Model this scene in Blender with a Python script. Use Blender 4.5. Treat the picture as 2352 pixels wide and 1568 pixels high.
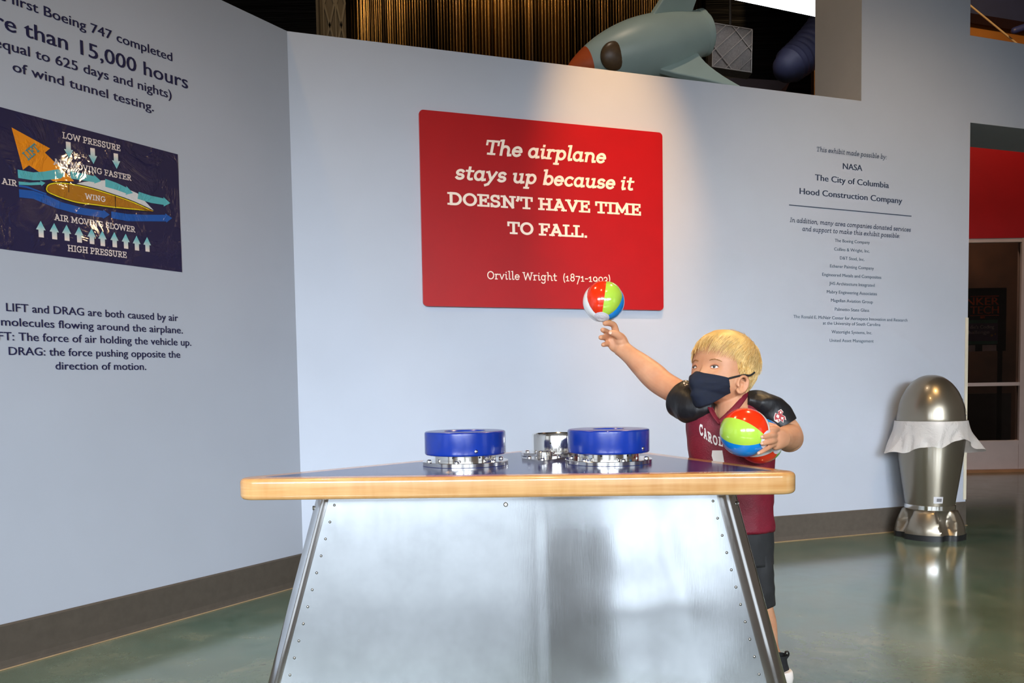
import bpy, bmesh, math, random
from mathutils import Vector, Matrix, noise
from mathutils.bvhtree import BVHTree

for _o in list(bpy.data.objects):
    bpy.data.objects.remove(_o, do_unlink=True)
SC = bpy.context.scene
COL = SC.collection
V3 = Vector
R = math.radians
PI = math.pi

# ------------------------------------------------------------------ camera
CAM_H = 0.94
FPX = 1900.0                      # focal length in pixels of the 2352 px frame
PITCH, ROLL, PRINC_Y = -0.0540, 0.0166, 997.74
_c, _s = math.cos(PITCH), math.sin(PITCH)
FWD, UP0, RT0 = V3((0, _c, _s)), V3((0, -_s, _c)), V3((1, 0, 0))
_c, _s = math.cos(ROLL), math.sin(ROLL)
RT = RT0 * _c - UP0 * _s
UP = RT0 * _s + UP0 * _c
cam_d = bpy.data.cameras.new('camera')
cam = bpy.data.objects.new('camera', cam_d)
COL.objects.link(cam)
cam.matrix_world = Matrix(((RT.x, UP.x, -FWD.x, 0), (RT.y, UP.y, -FWD.y, 0), (RT.z, UP.z, -FWD.z, CAM_H), (0, 0, 0, 1)))
cam_d.sensor_width = 36.0
cam_d.lens = FPX / 2352.0 * 36.0
cam_d.shift_y = (PRINC_Y - 784.0) / 2352.0
cam_d.clip_start = 0.05
SC.camera = cam

SC.view_settings.view_transform = 'Standard'
SC.view_settings.look = 'None'
SC.view_settings.gamma = 1.0
SC.view_settings.use_curve_mapping = False
SC.view_settings.exposure = 0.0

# ------------------------------------------------------------------ world
W = bpy.data.worlds.new('hall_air')
SC.world = W
W.use_nodes = True
W.node_tree.nodes['Background'].inputs[0].default_value = (0.74, 0.62, 0.52, 1)
W.node_tree.nodes['Background'].inputs[1].default_value = 0.14


def look_at(o, target):
    d = V3(target) - o.location
    o.rotation_euler = d.to_track_quat('-Z', 'Y').to_euler()


def area(name, loc, target, sx, sy, power, col, spread=180):
    l = bpy.data.lights.new(name, 'AREA')
    l.shape = 'RECTANGLE'
    l.size, l.size_y = sx, sy
    l.energy = power
    l.color = col
    l.spread = R(spread)
    o = bpy.data.objects.new(name, l)
    COL.objects.link(o)
    o.location = loc
    look_at(o, target)
    return o


def spot(name, loc, target, power, col, cone, blend=0.6, rad=0.05):
    l = bpy.data.lights.new(name, 'SPOT')
    l.energy = power
    l.color = col
    l.spot_size = R(cone)
    l.spot_blend = blend
    l.shadow_soft_size = rad
    o = bpy.data.objects.new(name, l)
    COL.objects.link(o)
    o.location = loc
    look_at(o, target)
    return o


DAY = (0.80, 0.90, 1.0)
WARM = (1.0, 0.66, 0.30)
# daylight through the bright shop-front windows behind the photographer, shaped into narrow low beams
for x, tx, ty, p in ((-3.3, -1.85, 2.75, 40), (-1.7, -0.85, 4.1, 22), (0.4, 0.5, 4.5, 16), (2.1, 1.9, 5.0, 19), (3.7, 2.7, 5.2, 20)):
    area('window_daylight', (x, -3.6, 2.35), (tx, ty, 0.05), 1.3, 1.1, p, DAY, 47)
# added light panels for the bright areas mirrored in the aluminium front sheet
area('sheet_fill', (-1.62, -3.6, 0.92), (-1.62, 4.0, 0.92), 2.7, 1.8, 14, DAY, 170)
area('side_pane', (5.0, -0.6, 1.3), (0.5, 2.2, 0.6), 1.4, 2.2, 9, DAY, 170)  # added side light, mirrored in the corner column and the bin
area('side_pane', (-4.4, -0.8, 1.3), (-0.6, 2.2, 0.6), 1.4, 2.2, 8, DAY, 170)  # added counterpart on the left, also for reflections
area('sheet_fill', (1.35, -3.7, 0.92), (1.35, 4.0, 0.92), 2.4, 1.8, 5.5, DAY, 170)  # added dimmer panel, tints the gap between the mirrored bright areas
for x in (0.72, 1.26):
    area('blob_fill', (x, -3.6, 0.62), (x, 4.0, 0.6), 0.40, 0.95, 1.8, DAY, 170)  # added strips of light for the bright blobs in the sheet
# warm gallery spots under the ceiling, and two low lamps added for poster glints
spot('warm_spot', (0.85, 3.1, 4.9), (0.60, 4.62, 2.08), 820, (1.0, 0.55, 0.20), 22, 1.0, 0.04)
spot('warm_spot', (3.5, 3.0, 3.0), (-1.55, 3.2, 1.75), 24, (1.0, 0.66, 0.36), 22, 0.9, 0.05)  # low lamp added so that the poster mirrors warm glints
spot('warm_spot', (3.5, 3.15, 2.5), (-1.55, 3.2, 1.7), 11, (1.0, 0.66, 0.36), 22, 0.9, 0.05)  # added lower lamp, brings the glints down to the wing
spot('warm_spot', (-1.9, 3.4, 5.2), (-0.75, 2.6, 0.9), 260, WARM, 80, 0.8, 0.05)
spot('warm_spot', (1.9, 4.2, 5.0), (0.9, 2.4, 0.8), 420, WARM, 60, 0.8, 0.05)
spot('warm_spot', (2.6, 2.2, 5.2), (2.6, 4.9, 0.6), 300, WARM, 60, 0.8, 0.05)
spot('warm_spot', (0.0, 0.6, 5.2), (0.1, 2.6, 0.7), 200, WARM, 80, 0.8, 0.05)


# ------------------------------------------------------------------ measuring helpers
def ray(px, py):
    x, y = (px - 1176.0) / FPX, -(py - PRINC_Y) / FPX
    return RT * x + UP * y + FWD


EYE = V3((0, 0, CAM_H))


def at(px, py, depth):
    """point seen at a pixel of the photograph, at a measured distance in front of the lens"""
    r = ray(px, py)
    return EYE + r * (depth / r.y)


CX, CY = -1.0378, 4.0323
TB, TL = 0.3323, 1.0131
DB, NB = V3((math.cos(TB), math.sin(TB), 0)), V3((math.sin(TB), -math.cos(TB), 0))
DL, NL = V3((math.cos(TL), math.sin(TL), 0)), V3((math.sin(TL), -math.cos(TL), 0))
CORNER = V3((CX, CY, 0))


def wb(u, z, off=0.0):
    return CORNER + DB * u + NB * off + V3((0, 0, z))


def wl(u, z, off=0.0):
    return CORNER + DL * u + NL * off + V3((0, 0, z))


# ------------------------------------------------------------------ object helpers
def obj(name, bm, mats, parent=None, smooth=False, auto=None):
    me = bpy.data.meshes.new(name)
    bm.normal_update()
    bm.to_mesh(me)
    bm.free()
    o = bpy.data.objects.new(name, me)
    COL.objects.link(o)
    for m in (mats if isinstance(mats, (list, tuple)) else [mats]):
        me.materials.append(m)
    if smooth or auto:
        for p in me.polygons:
            p.use_smooth = True
    if auto:
        me.set_sharp_from_angle(angle=R(auto))
    if parent:
        o.parent = parent
    return o


def tag(o, label=None, cat=None, group=None, kind=None):
    if label: o['label'] = label
    if cat: o['category'] = cat
    if group: o['group'] = group
    if kind: o['kind'] = kind
    return o


def thing(name, label, cat, group=None):
    o = bpy.data.objects.new(name, None)
    o.empty_display_size = 0.1
    COL.objects.link(o)
    return tag(o, label, cat, group)


def child(p, o):
    o.parent = p
    return o


def recolor(bm, idx, start):
    bm.faces.ensure_lookup_table()
    for f in bm.faces[start:]:
        f.material_index = idx


def box(bm, lo, hi, M=None):
    vs = [bm.verts.new((M @ V3(p)) if M else V3(p)) for p in
          [(x, y, z) for z in (lo[2], hi[2]) for y in (lo[1], hi[1]) for x in (lo[0], hi[0])]]
    for q in ((0, 2, 3, 1), (4, 5, 7, 6), (0, 1, 5, 4), (2, 6, 7, 3), (0, 4, 6, 2), (1, 3, 7, 5)):
        bm.faces.new([vs[i] for i in q])


def prism(bm, quad_a, quad_b):
    """closed solid between two matching polygons"""
    a = [bm.verts.new(p) for p in quad_a]
    b = [bm.verts.new(p) for p in quad_b]
    n = len(a)
    bm.faces.new(a)
    bm.faces.new(b[::-1])
    for i in range(n):
        j = (i + 1) % n
        bm.faces.new((a[j], a[i], b[i], b[j]))


def loft(bm, rings, cap0=True, cap1=True, closed=True):
    vr = [[bm.verts.new(p) for p in r] for r in rings]
    n = len(vr[0])
    for a, b in zip(vr, vr[1:]):
        for i in range(n if closed else n - 1):
            j = (i + 1) % n
            bm.faces.new((a[i], a[j], b[j], b[i]))
    if closed and cap0: bm.faces.new(vr[0][::-1])
    if closed and cap1: bm.faces.new(vr[-1])
    return vr


def lathe(bm, prof, c=(0, 0, 0), seg=48, M=None):
    c = V3(c)
    rings = []
    for r, z in prof:
        ring = [V3((r * math.cos(2 * PI * i / seg), r * math.sin(2 * PI * i / seg), z)) for i in range(seg)]
        rings.append([((M @ p) if M else p) + c for p in ring])
    return loft(bm, rings, prof[0][0] > 1e-6 or True, True)


def dome(bm, c, n, r, h, seg=12, rings=4):
    n = V3(n).normalized()
    q = V3((0, 0, 1)).rotation_difference(n)
    pr = [(r * math.cos(i / rings * PI / 2) + 1e-5, h * math.sin(i / rings * PI / 2)) for i in range(rings + 1)]
    lathe(bm, pr, c, seg, q.to_matrix())


def catmull(P, n):
    """smooth resample of a list of vectors / tuples"""
    P = [tuple(p) for p in P]
    out = []
    m = len(P) - 1
    for k in range(n):
        t = k / (n - 1) * m
        i = min(int(t), m - 1)
        f = t - i
        p0, p1, p2, p3 = P[max(i - 1, 0)], P[i], P[i + 1], P[min(i + 2, m)]
        out.append(tuple(0.5 * (2 * b + (c - a) * f + (2 * a - 5 * b + 4 * c - d) * f * f + (3 * b - a - 3 * c + d) * f ** 3)
                         for a, b, c, d in zip(p0, p1, p2, p3)))
    return out


def sweep(bm, pts, rad, seg=16, n=None, caps=True, ref=None, rb=None, open_ends=False):
    """tube along pts; rad = radii, rb = radii across the other axis; ref fixes the first axis"""
    rb = rb or rad
    data = [tuple(p) + (a, b) for p, a, b in zip(pts, rad, rb)]
    if n: data = catmull(data, n)
    P = [V3(d[:3]) for d in data]
    A = [max(d[3], 1e-4) for d in data]
    B = [max(d[4], 1e-4) for d in data]
    rings = []
    x = V3(ref) if ref else None
    N = len(P)
    T = [(P[min(i + 1, N - 1)] - P[max(i - 1, 0)]).normalized() for i in range(N)]
    if x is None:
        x = T[0].orthogonal()
    for i in range(N):
        t = T[i]
        x = (x - t * x.dot(t)).normalized()
        y = t.cross(x)
        rings.append([P[i] + x * (A[i] * math.cos(2 * PI * k / seg)) + y * (B[i] * math.sin(2 * PI * k / seg)) for k in range(seg)])
    if caps:
        def capring(i, s):
            t = T[i] * s
            out = []
            r = min(A[i], B[i])
            for a in (30, 58, 80):
                c_, s_ = math.cos(R(a)), math.sin(R(a))
                out.append([P[i] + (q - P[i]) * c_ + t * r * s_ for q in rings[i]])
            return out
        rings = capring(0, -1)[::-1] + rings + capring(N - 1, 1)
    return loft(bm, rings, not open_ends, not open_ends)


def evaluated_mesh(o):
    dg = bpy.context.evaluated_depsgraph_get()
    return bpy.data.meshes.new_from_object(o.evaluated_get(dg))


def remeshed(name, bm, voxel, smooth_it, mats, parent=None):
    me = bpy.data.meshes.new(name)
    bm.to_mesh(me)
    bm.free()
    o = bpy.data.objects.new(name, me)
    COL.objects.link(o)
    m = o.modifiers.new('r', 'REMESH')
    m.mode = 'VOXEL'
    m.voxel_size = voxel
    m.use_smooth_shade = True
    if smooth_it:
        s = o.modifiers.new('s', 'SMOOTH')
        s.factor = 0.5
        s.iterations = smooth_it
    me2 = evaluated_mesh(o)
    o.modifiers.clear()
    o.data = me2
    bpy.data.meshes.remove(me)
    me2.materials.clear()
    for q in (mats if isinstance(mats, (list, tuple)) else [mats]):
        me2.materials.append(q)
    for p in me2.polygons:
        p.use_smooth = True
        p.material_index = 0
    if parent: o.parent = parent
    return o


# ------------------------------------------------------------------ materials
def lin(c):
    f = lambda v: v / 12.92 if v <= 0.04045 else ((v + 0.055) / 1.055) ** 2.4
    return tuple(f(x / 255.0) for x in c[:3]) + (1.0,)


class Mat:
    def __init__(self, name, col=(200, 200, 200), rough=0.5, metal=0.0, coat=0.0, spec=0.5):
        self.m = bpy.data.materials.new(name)
        self.m.use_nodes = True
        self.t = self.m.node_tree
        self.b = self.t.nodes['Principled BSDF']
        self.set('Base Color', lin(col))
        self.set('Roughness', rough)
        self.set('Metallic', metal)
        self.set('Coat Weight', coat)
        self.set('Specular IOR Level', spec)
        self._co = None

    def set(self, k, v):
        self.b.inputs[k].default_value = v

    def node(self, kind, **kw):
        n = self.t.nodes.new(kind)
        for k, v in kw.items():
            if k in n.inputs.keys(): n.inputs[k].default_value = v
            else: setattr(n, k, v)
        return n

    def link(self, a, b):
        self.t.links.new(a, b)

    def coords(self, scale=(1, 1, 1), rot=(0, 0, 0), kind='Object'):
        tc = self.node('ShaderNodeTexCoord')
        mp = self.node('ShaderNodeMapping')
        mp.inputs['Scale'].default_value = scale
        mp.inputs['Rotation'].default_value = rot
        self.link(tc.outputs[kind], mp.inputs['Vector'])
        return mp.outputs['Vector']

    def noise(self, scale, detail=4, rough=0.55, sc=(1, 1, 1), dist=0.0, rot=(0, 0, 0)):
        n = self.node('ShaderNodeTexNoise')
        n.inputs['Scale'].default_value = scale
        n.inputs['Detail'].default_value = detail
        n.inputs['Roughness'].default_value = rough
        n.inputs['Distortion'].default_value = dist
        self.link(self.coords(sc, rot), n.inputs['Vector'])
        return n.outputs['Fac']

    def ramp(self, fac, stops):
        r = self.node('ShaderNodeValToRGB')
        el = r.color_ramp.elements
        while len(el) < len(stops): el.new(0.5)
        for e, (p, c) in zip(el, stops):
            e.position = p
            e.color = lin(c) if not isinstance(c, float) else (c, c, c, 1)
        self.link(fac, r.inputs['Fac'])
        return r.outputs['Color']

    def mix(self, fac, a, b, mode='MIX'):
        n = self.node('ShaderNodeMix')
        n.data_type = 'RGBA'
        n.blend_type = mode
        for sock, v in ((n.inputs['Factor'], fac), (n.inputs['A'], a), (n.inputs['B'], b)):
            if hasattr(v, 'links') or isinstance(v, bpy.types.NodeSocket): self.link(v, sock)
            elif isinstance(v, (int, float)): sock.default_value = v
            else: sock.default_value = lin(v)
        return n.outputs['Result']

    def color(self, sock):
        self.link(sock, self.b.inputs['Base Color'])
        return self

    def roughness(self, fac, lo, hi):
        n = self.node('ShaderNodeMapRange')
        n.inputs['To Min'].default_value = lo
        n.inputs['To Max'].default_value = hi
        self.link(fac, n.inputs['Value'])
        self.link(n.outputs['Result'], self.b.inputs['Roughness'])
        return self

    def bump(self, fac, strength, dist=0.01):
        n = self.node('ShaderNodeBump')
        n.inputs['Strength'].default_value = strength
        n.inputs['Distance'].default_value = dist
        self.link(fac, n.inputs['Height'])
        if self.b.inputs['Normal'].links:
            self.link(self.b.inputs['Normal'].links[0].from_socket, n.inputs['Normal'])
        self.link(n.outputs['Normal'], self.b.inputs['Normal'])
        if self.b.inputs['Coat Weight'].default_value > 0: self.link(n.outputs['Normal'], self.b.inputs['Coat Normal'])
        return self


def simple(name, col, rough=0.5, metal=0.0, var=0.06, scale=6, **kw):
    """plain material with a faint procedural variation of its colour"""
    m = Mat(name, col, rough, metal, **kw)
    f = m.noise(scale, 3)
    lo = tuple(max(0, c * (1 - var)) for c in col)
    hi = tuple(min(255, c * (1 + var)) for c in col)
    m.color(m.ramp(f, [(0.3, lo), (0.7, hi)]))
    return m


M_ = {}
w = simple('wall_paint', (180, 186, 199), 0.62, var=0.012, scale=2.0)
w.bump(w.noise(420, 2), 0.06, 0.002)
M_['wall'] = w.m
w = simple('jamb_paint', (176, 168, 160), 0.7, var=0.015)
M_['jamb'] = w.m
fl = Mat('stained_concrete', (100, 110, 95), 0.2, coat=0.45)
n1 = fl.noise(1.1, 6, 0.62, dist=0.6)
n2 = fl.noise(5.5, 6, 0.7, dist=0.4)
n3 = fl.noise(0.55, 3, 0.5, sc=(1, 1.8, 1))
ca = fl.ramp(n1, [(0.28, (38, 72, 60)), (0.5, (78, 106, 92)), (0.72, (120, 126, 104))])
cb = fl.ramp(n2, [(0.3, (50, 84, 74)), (0.55, (98, 120, 110)), (0.75, (150, 148, 124))])
cc = fl.mix(0.45, ca, cb)
cd = fl.mix(fl.ramp(n3, [(0.35, 0.0), (0.75, 0.55)]), cc, (112, 104, 78), 'MIX')
dk = fl.noise(38, 2)
cd = fl.mix(fl.ramp(dk, [(0.30, 0.35), (0.36, 0.0)]), cd, (58, 62, 54))
fl.color(cd)
fl.roughness(n2, 0.10, 0.24)
fl.bump(fl.noise(14, 3), 0.04, 0.004)
fl.set('Coat Roughness', 0.12)
M_['floor'] = fl.m
M_['baseboard'] = simple('rubber_cove_base', (82, 74, 66), 0.55, var=0.05, scale=30).m
M_['caulk'] = simple('caulk', (150, 128, 96), 0.6).m
M_['ink'] = simple('navy_vinyl', (22, 26, 70), 0.45, var=0.02).m
M_['ink2'] = simple('slate_vinyl', (48, 62, 88), 0.5, var=0.02).m
M_['ink3'] = simple('teal_grey_vinyl', (70, 88, 108), 0.5, var=0.02).m
q = simple('red_sign_paint', (168, 3, 12), 0.36, var=0.02)
q.bump(q.noise(300, 2), 0.05, 0.001)
M_['red_sign'] = q.m
M_['sign_edge'] = simple('sign_edge', (150, 8, 16), 0.4).m
M_['cream'] = simple('cream_vinyl', (246, 226, 208), 0.45, var=0.01).m
M_['guard'] = simple('corner_guard', (214, 206, 186), 0.5).m


def metal(name, col, rough, aniso=0.0, brushed=None):
    m = Mat(name, col, rough, 1.0)
    f = m.noise(9, 4)
    m.color(m.ramp(f, [(0.3, tuple(c * 0.96 for c in col)), (0.7, tuple(min(255, c * 1.03) for c in col))]))
    if brushed:
        g = m.noise(1.0, 5, 0.7, sc=brushed)
        m.roughness(g, rough * 0.9, rough * 1.12)
    return m


a = metal('aluminium_sheet', (208, 213, 218), 0.14, brushed=(60, 60, 3))
a.bump(a.noise(1.0, 3, 0.6, sc=(240, 240, 10)), 0.03, 0.001)
M_['alu'] = a.m
M_['polished'] = metal('polished_aluminium', (228, 228, 228), 0.13, brushed=(120, 120, 4)).m
M_['chrome'] = metal('machined_aluminium', (238, 234, 228), 0.13).m
M_['steel_dark'] = metal('steel_screw', (150, 146, 140), 0.28).m
M_['grey_flange'] = metal('satin_flange', (190, 186, 194), 0.45).m
b = simple('blue_enamel', (14, 48, 142), 0.26, var=0.05, scale=20, coat=0.3)
b.bump(b.noise(60, 3), 0.10, 0.002)
M_['blue'] = b.m
b = simple('blue_laminate', (34, 48, 112), 0.16, var=0.03, scale=4)
b.bump(b.noise(500, 2), 0.05, 0.0005)
M_['laminate'] = b.m
wd = Mat('maple', (206, 150, 84), 0.26, coat=0.6)
g1 = wd.noise(1.0, 6, 0.6, sc=(3.0, 3.0, 75), dist=0.7)
g2 = wd.noise(1.0, 3, 0.5, sc=(30, 30, 5))
g3 = wd.noise(1.6, 2)
k1 = wd.ramp(g1, [(0.25, (184, 126, 68)), (0.5, (204, 154, 97)), (0.78, (216, 174, 118))])
k2 = wd.ramp(g2, [(0.35, (190, 136, 77)), (0.65, (213, 167, 110))])
k3 = wd.mix(0.35, k1, k2)
wd.color(wd.mix(wd.ramp(g3, [(0.55, 0.0), (0.8, 0.5)]), k3, (180, 112, 44)))
wd.set('Coat Roughness', 0.08)
M_['wood'] = wd.m

# ================================================================== SETTING
bm = bmesh.new()
box(bm, (-9, -4, -0.1), (12, 11, 0.0))
floor = tag(obj('floor', bm, M_['floor']), kind='structure')

H_LOW = 2.66
bm = bmesh.new()
bt = V3((0, 0, 0))
# left partition: visible face towards the room
prism(bm, [wl(-3.4, 0), wl(0, 0), wl(0, H_LOW), wl(-3.4, H_LOW)],
      [wl(-3.4, 0, -0.14), wl(0, 0, -0.14), wl(0, H_LOW, -0.14), wl(-3.4, H_LOW, -0.14)])
tag(obj('wall_left', bm, M_['wall']), kind='structure')

U_PIER, U_END = 3.382, 4.252
bm = bmesh.new()
prism(bm, [wb(0, 0), wb(U_PIER, 0), wb(U_PIER, H_LOW), wb(0, H_LOW)],
      [wb(0, 0, -0.35), wb(U_PIER, 0, -0.35), wb(U_PIER, H_LOW, -0.35), wb(0, H_LOW, -0.35)])
tag(obj('wall_back', bm, M_['wall']), kind='structure')
# tall pier with the header over the doorway, one L-shaped wall
bm = bmesh.new()
out = [(U_PIER, 0), (U_END, 0), (U_END, 2.607), (7.2, 2.607), (7.2, 3.153), (U_END - 0.012, 3.153), (U_END - 0.012, 6.4), (U_PIER, 6.4)]
TH = 0.42
prism(bm, [wb(u, z) for u, z in out], [wb(u, z, -TH) for u, z in out])
bm.faces.ensure_lookup_table()
for f in bm.faces:
    if abs(f.normal.dot(DB)) > 0.9 and (f.calc_center_median() - wb(U_PIER, 3, 0)).dot(DB) < 0.05: f.material_index = 1
bm.normal_update()
for f in bm.faces:
    if f.normal.dot(DB) < -0.9 and abs((f.calc_center_median() - wb(U_PIER, 0)).dot(DB)) < 0.05: f.material_index = 1
tag(obj('wall_right', bm, [M_['wall'], M_['jamb']]), kind='structure')

HB = 0.156


def skirting(name, fn, u0, u1):
    bm = bmesh.new()
    prof = [(0.0005, 0), (0.016, 0), (0.011, 0.012), (0.008, 0.03), (0.008, HB - 0.006), (0.004, HB), (0.0005, HB)]
    prism(bm, [fn(u0, z, d) for d, z in prof], [fn(u1, z, d) for d, z in prof])
    tag(obj(name, bm, M_['baseboard']), kind='structure')


skirting('baseboard_left', wl, -3.4, -0.004)
skirting('baseboard_back', wb, 0.004, U_END - 0.002)
bm = bmesh.new()
prism(bm, [wl(-3.4, 0.0005, 0.0165), wl(0.0, 0.0005, 0.0165), wl(0, 0.0045, 0.0165), wl(-3.4, 0.0045, 0.0165)],
      [wl(-3.4, 0.0005, 0.021), wl(0.0, 0.0005, 0.021), wl(0, 0.002, 0.021), wl(-3.4, 0.002, 0.021)])
tag(obj('trim_1', bm, M_['caulk']), kind='structure')
bm = bmesh.new()
prism(bm, [wb(0.02, 0.0005, 0.0165), wb(U_END, 0.0005, 0.0165), wb(U_END, 0.0045, 0.0165), wb(0.02, 0.0045, 0.0165)],
      [wb(0.02, 0.0005, 0.021), wb(U_END, 0.0005, 0.021), wb(U_END, 0.002, 0.021), wb(0.02, 0.002, 0.021)])
tag(obj('trim_2', bm, M_['caulk']), kind='structure')
# pale corner guard on the end of the wall
bm = bmesh.new()
prism(bm, [wb(U_END - 0.022, 0.17, 0.0004), wb(U_END + 0.003, 0.17, 0.0004), wb(U_END + 0.003, 1.36, 0.0004), wb(U_END - 0.022, 1.36, 0.0004)],
      [wb(U_END - 0.022, 0.17, 0.003), wb(U_END + 0.003, 0.17, 0.003), wb(U_END + 0.003, 1.36, 0.003), wb(U_END - 0.022, 1.36, 0.003)])
tag(obj('trim_3', bm, M_['guard']), kind='structure')

# ================================================================== LETTERING
_sans_cache = {}


def sans(text, weight=0.0):
    """(vertices 2d, faces, left, right, cap height) of a line in the built-in sans face"""
    key = (text, weight)      # weight: how far the line is thickened sideways, in em
    if key in _sans_cache: return _sans_cache[key]
    cu = bpy.data.curves.new('line', 'FONT')
    cu.body = text
    cu.size = 1.0
    cu.resolution_u = 3
    o = bpy.data.objects.new('line', cu)
    COL.objects.link(o)
    me = evaluated_mesh(o)
    vs, fs = [], []
    for k in ((-1, 0, 1) if weight else (0,)):
        b0 = len(vs)
        vs += [(v.co.x + k * weight, v.co.y, (k + 1) * 0.00012) for v in me.vertices]
        fs += [tuple(b0 + i for i in p.vertices) for p in me.polygons]
    bpy.data.objects.remove(o, do_unlink=True)
    bpy.data.curves.remove(cu)
    bpy.data.meshes.remove(me)
    xs = [v[0] for v in vs]
    _sans_cache[key] = (vs, fs, min(xs), max(xs))
    return _sans_cache[key]


def arc(cx, cy, rx, ry, a0, a1, n=None):
    n = n or max(4, int(abs(a1 - a0) / 15))
    return [(cx + rx * math.cos(R(a0 + (a1 - a0) * i / n)), cy + ry * math.sin(R(a0 + (a1 - a0) * i / n))) for i in range(n + 1)]


def serif(x, y, a, b=None):
    return [(x - a, y), (x + (a if b is None else b), y)]


C_ = 0.65   # cap stroke centre
X_ = 0.45
B_ = 0.05
ell = lambda cx, cy, rx, ry: arc(cx, cy, rx, ry, 0, 360, 24)
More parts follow.
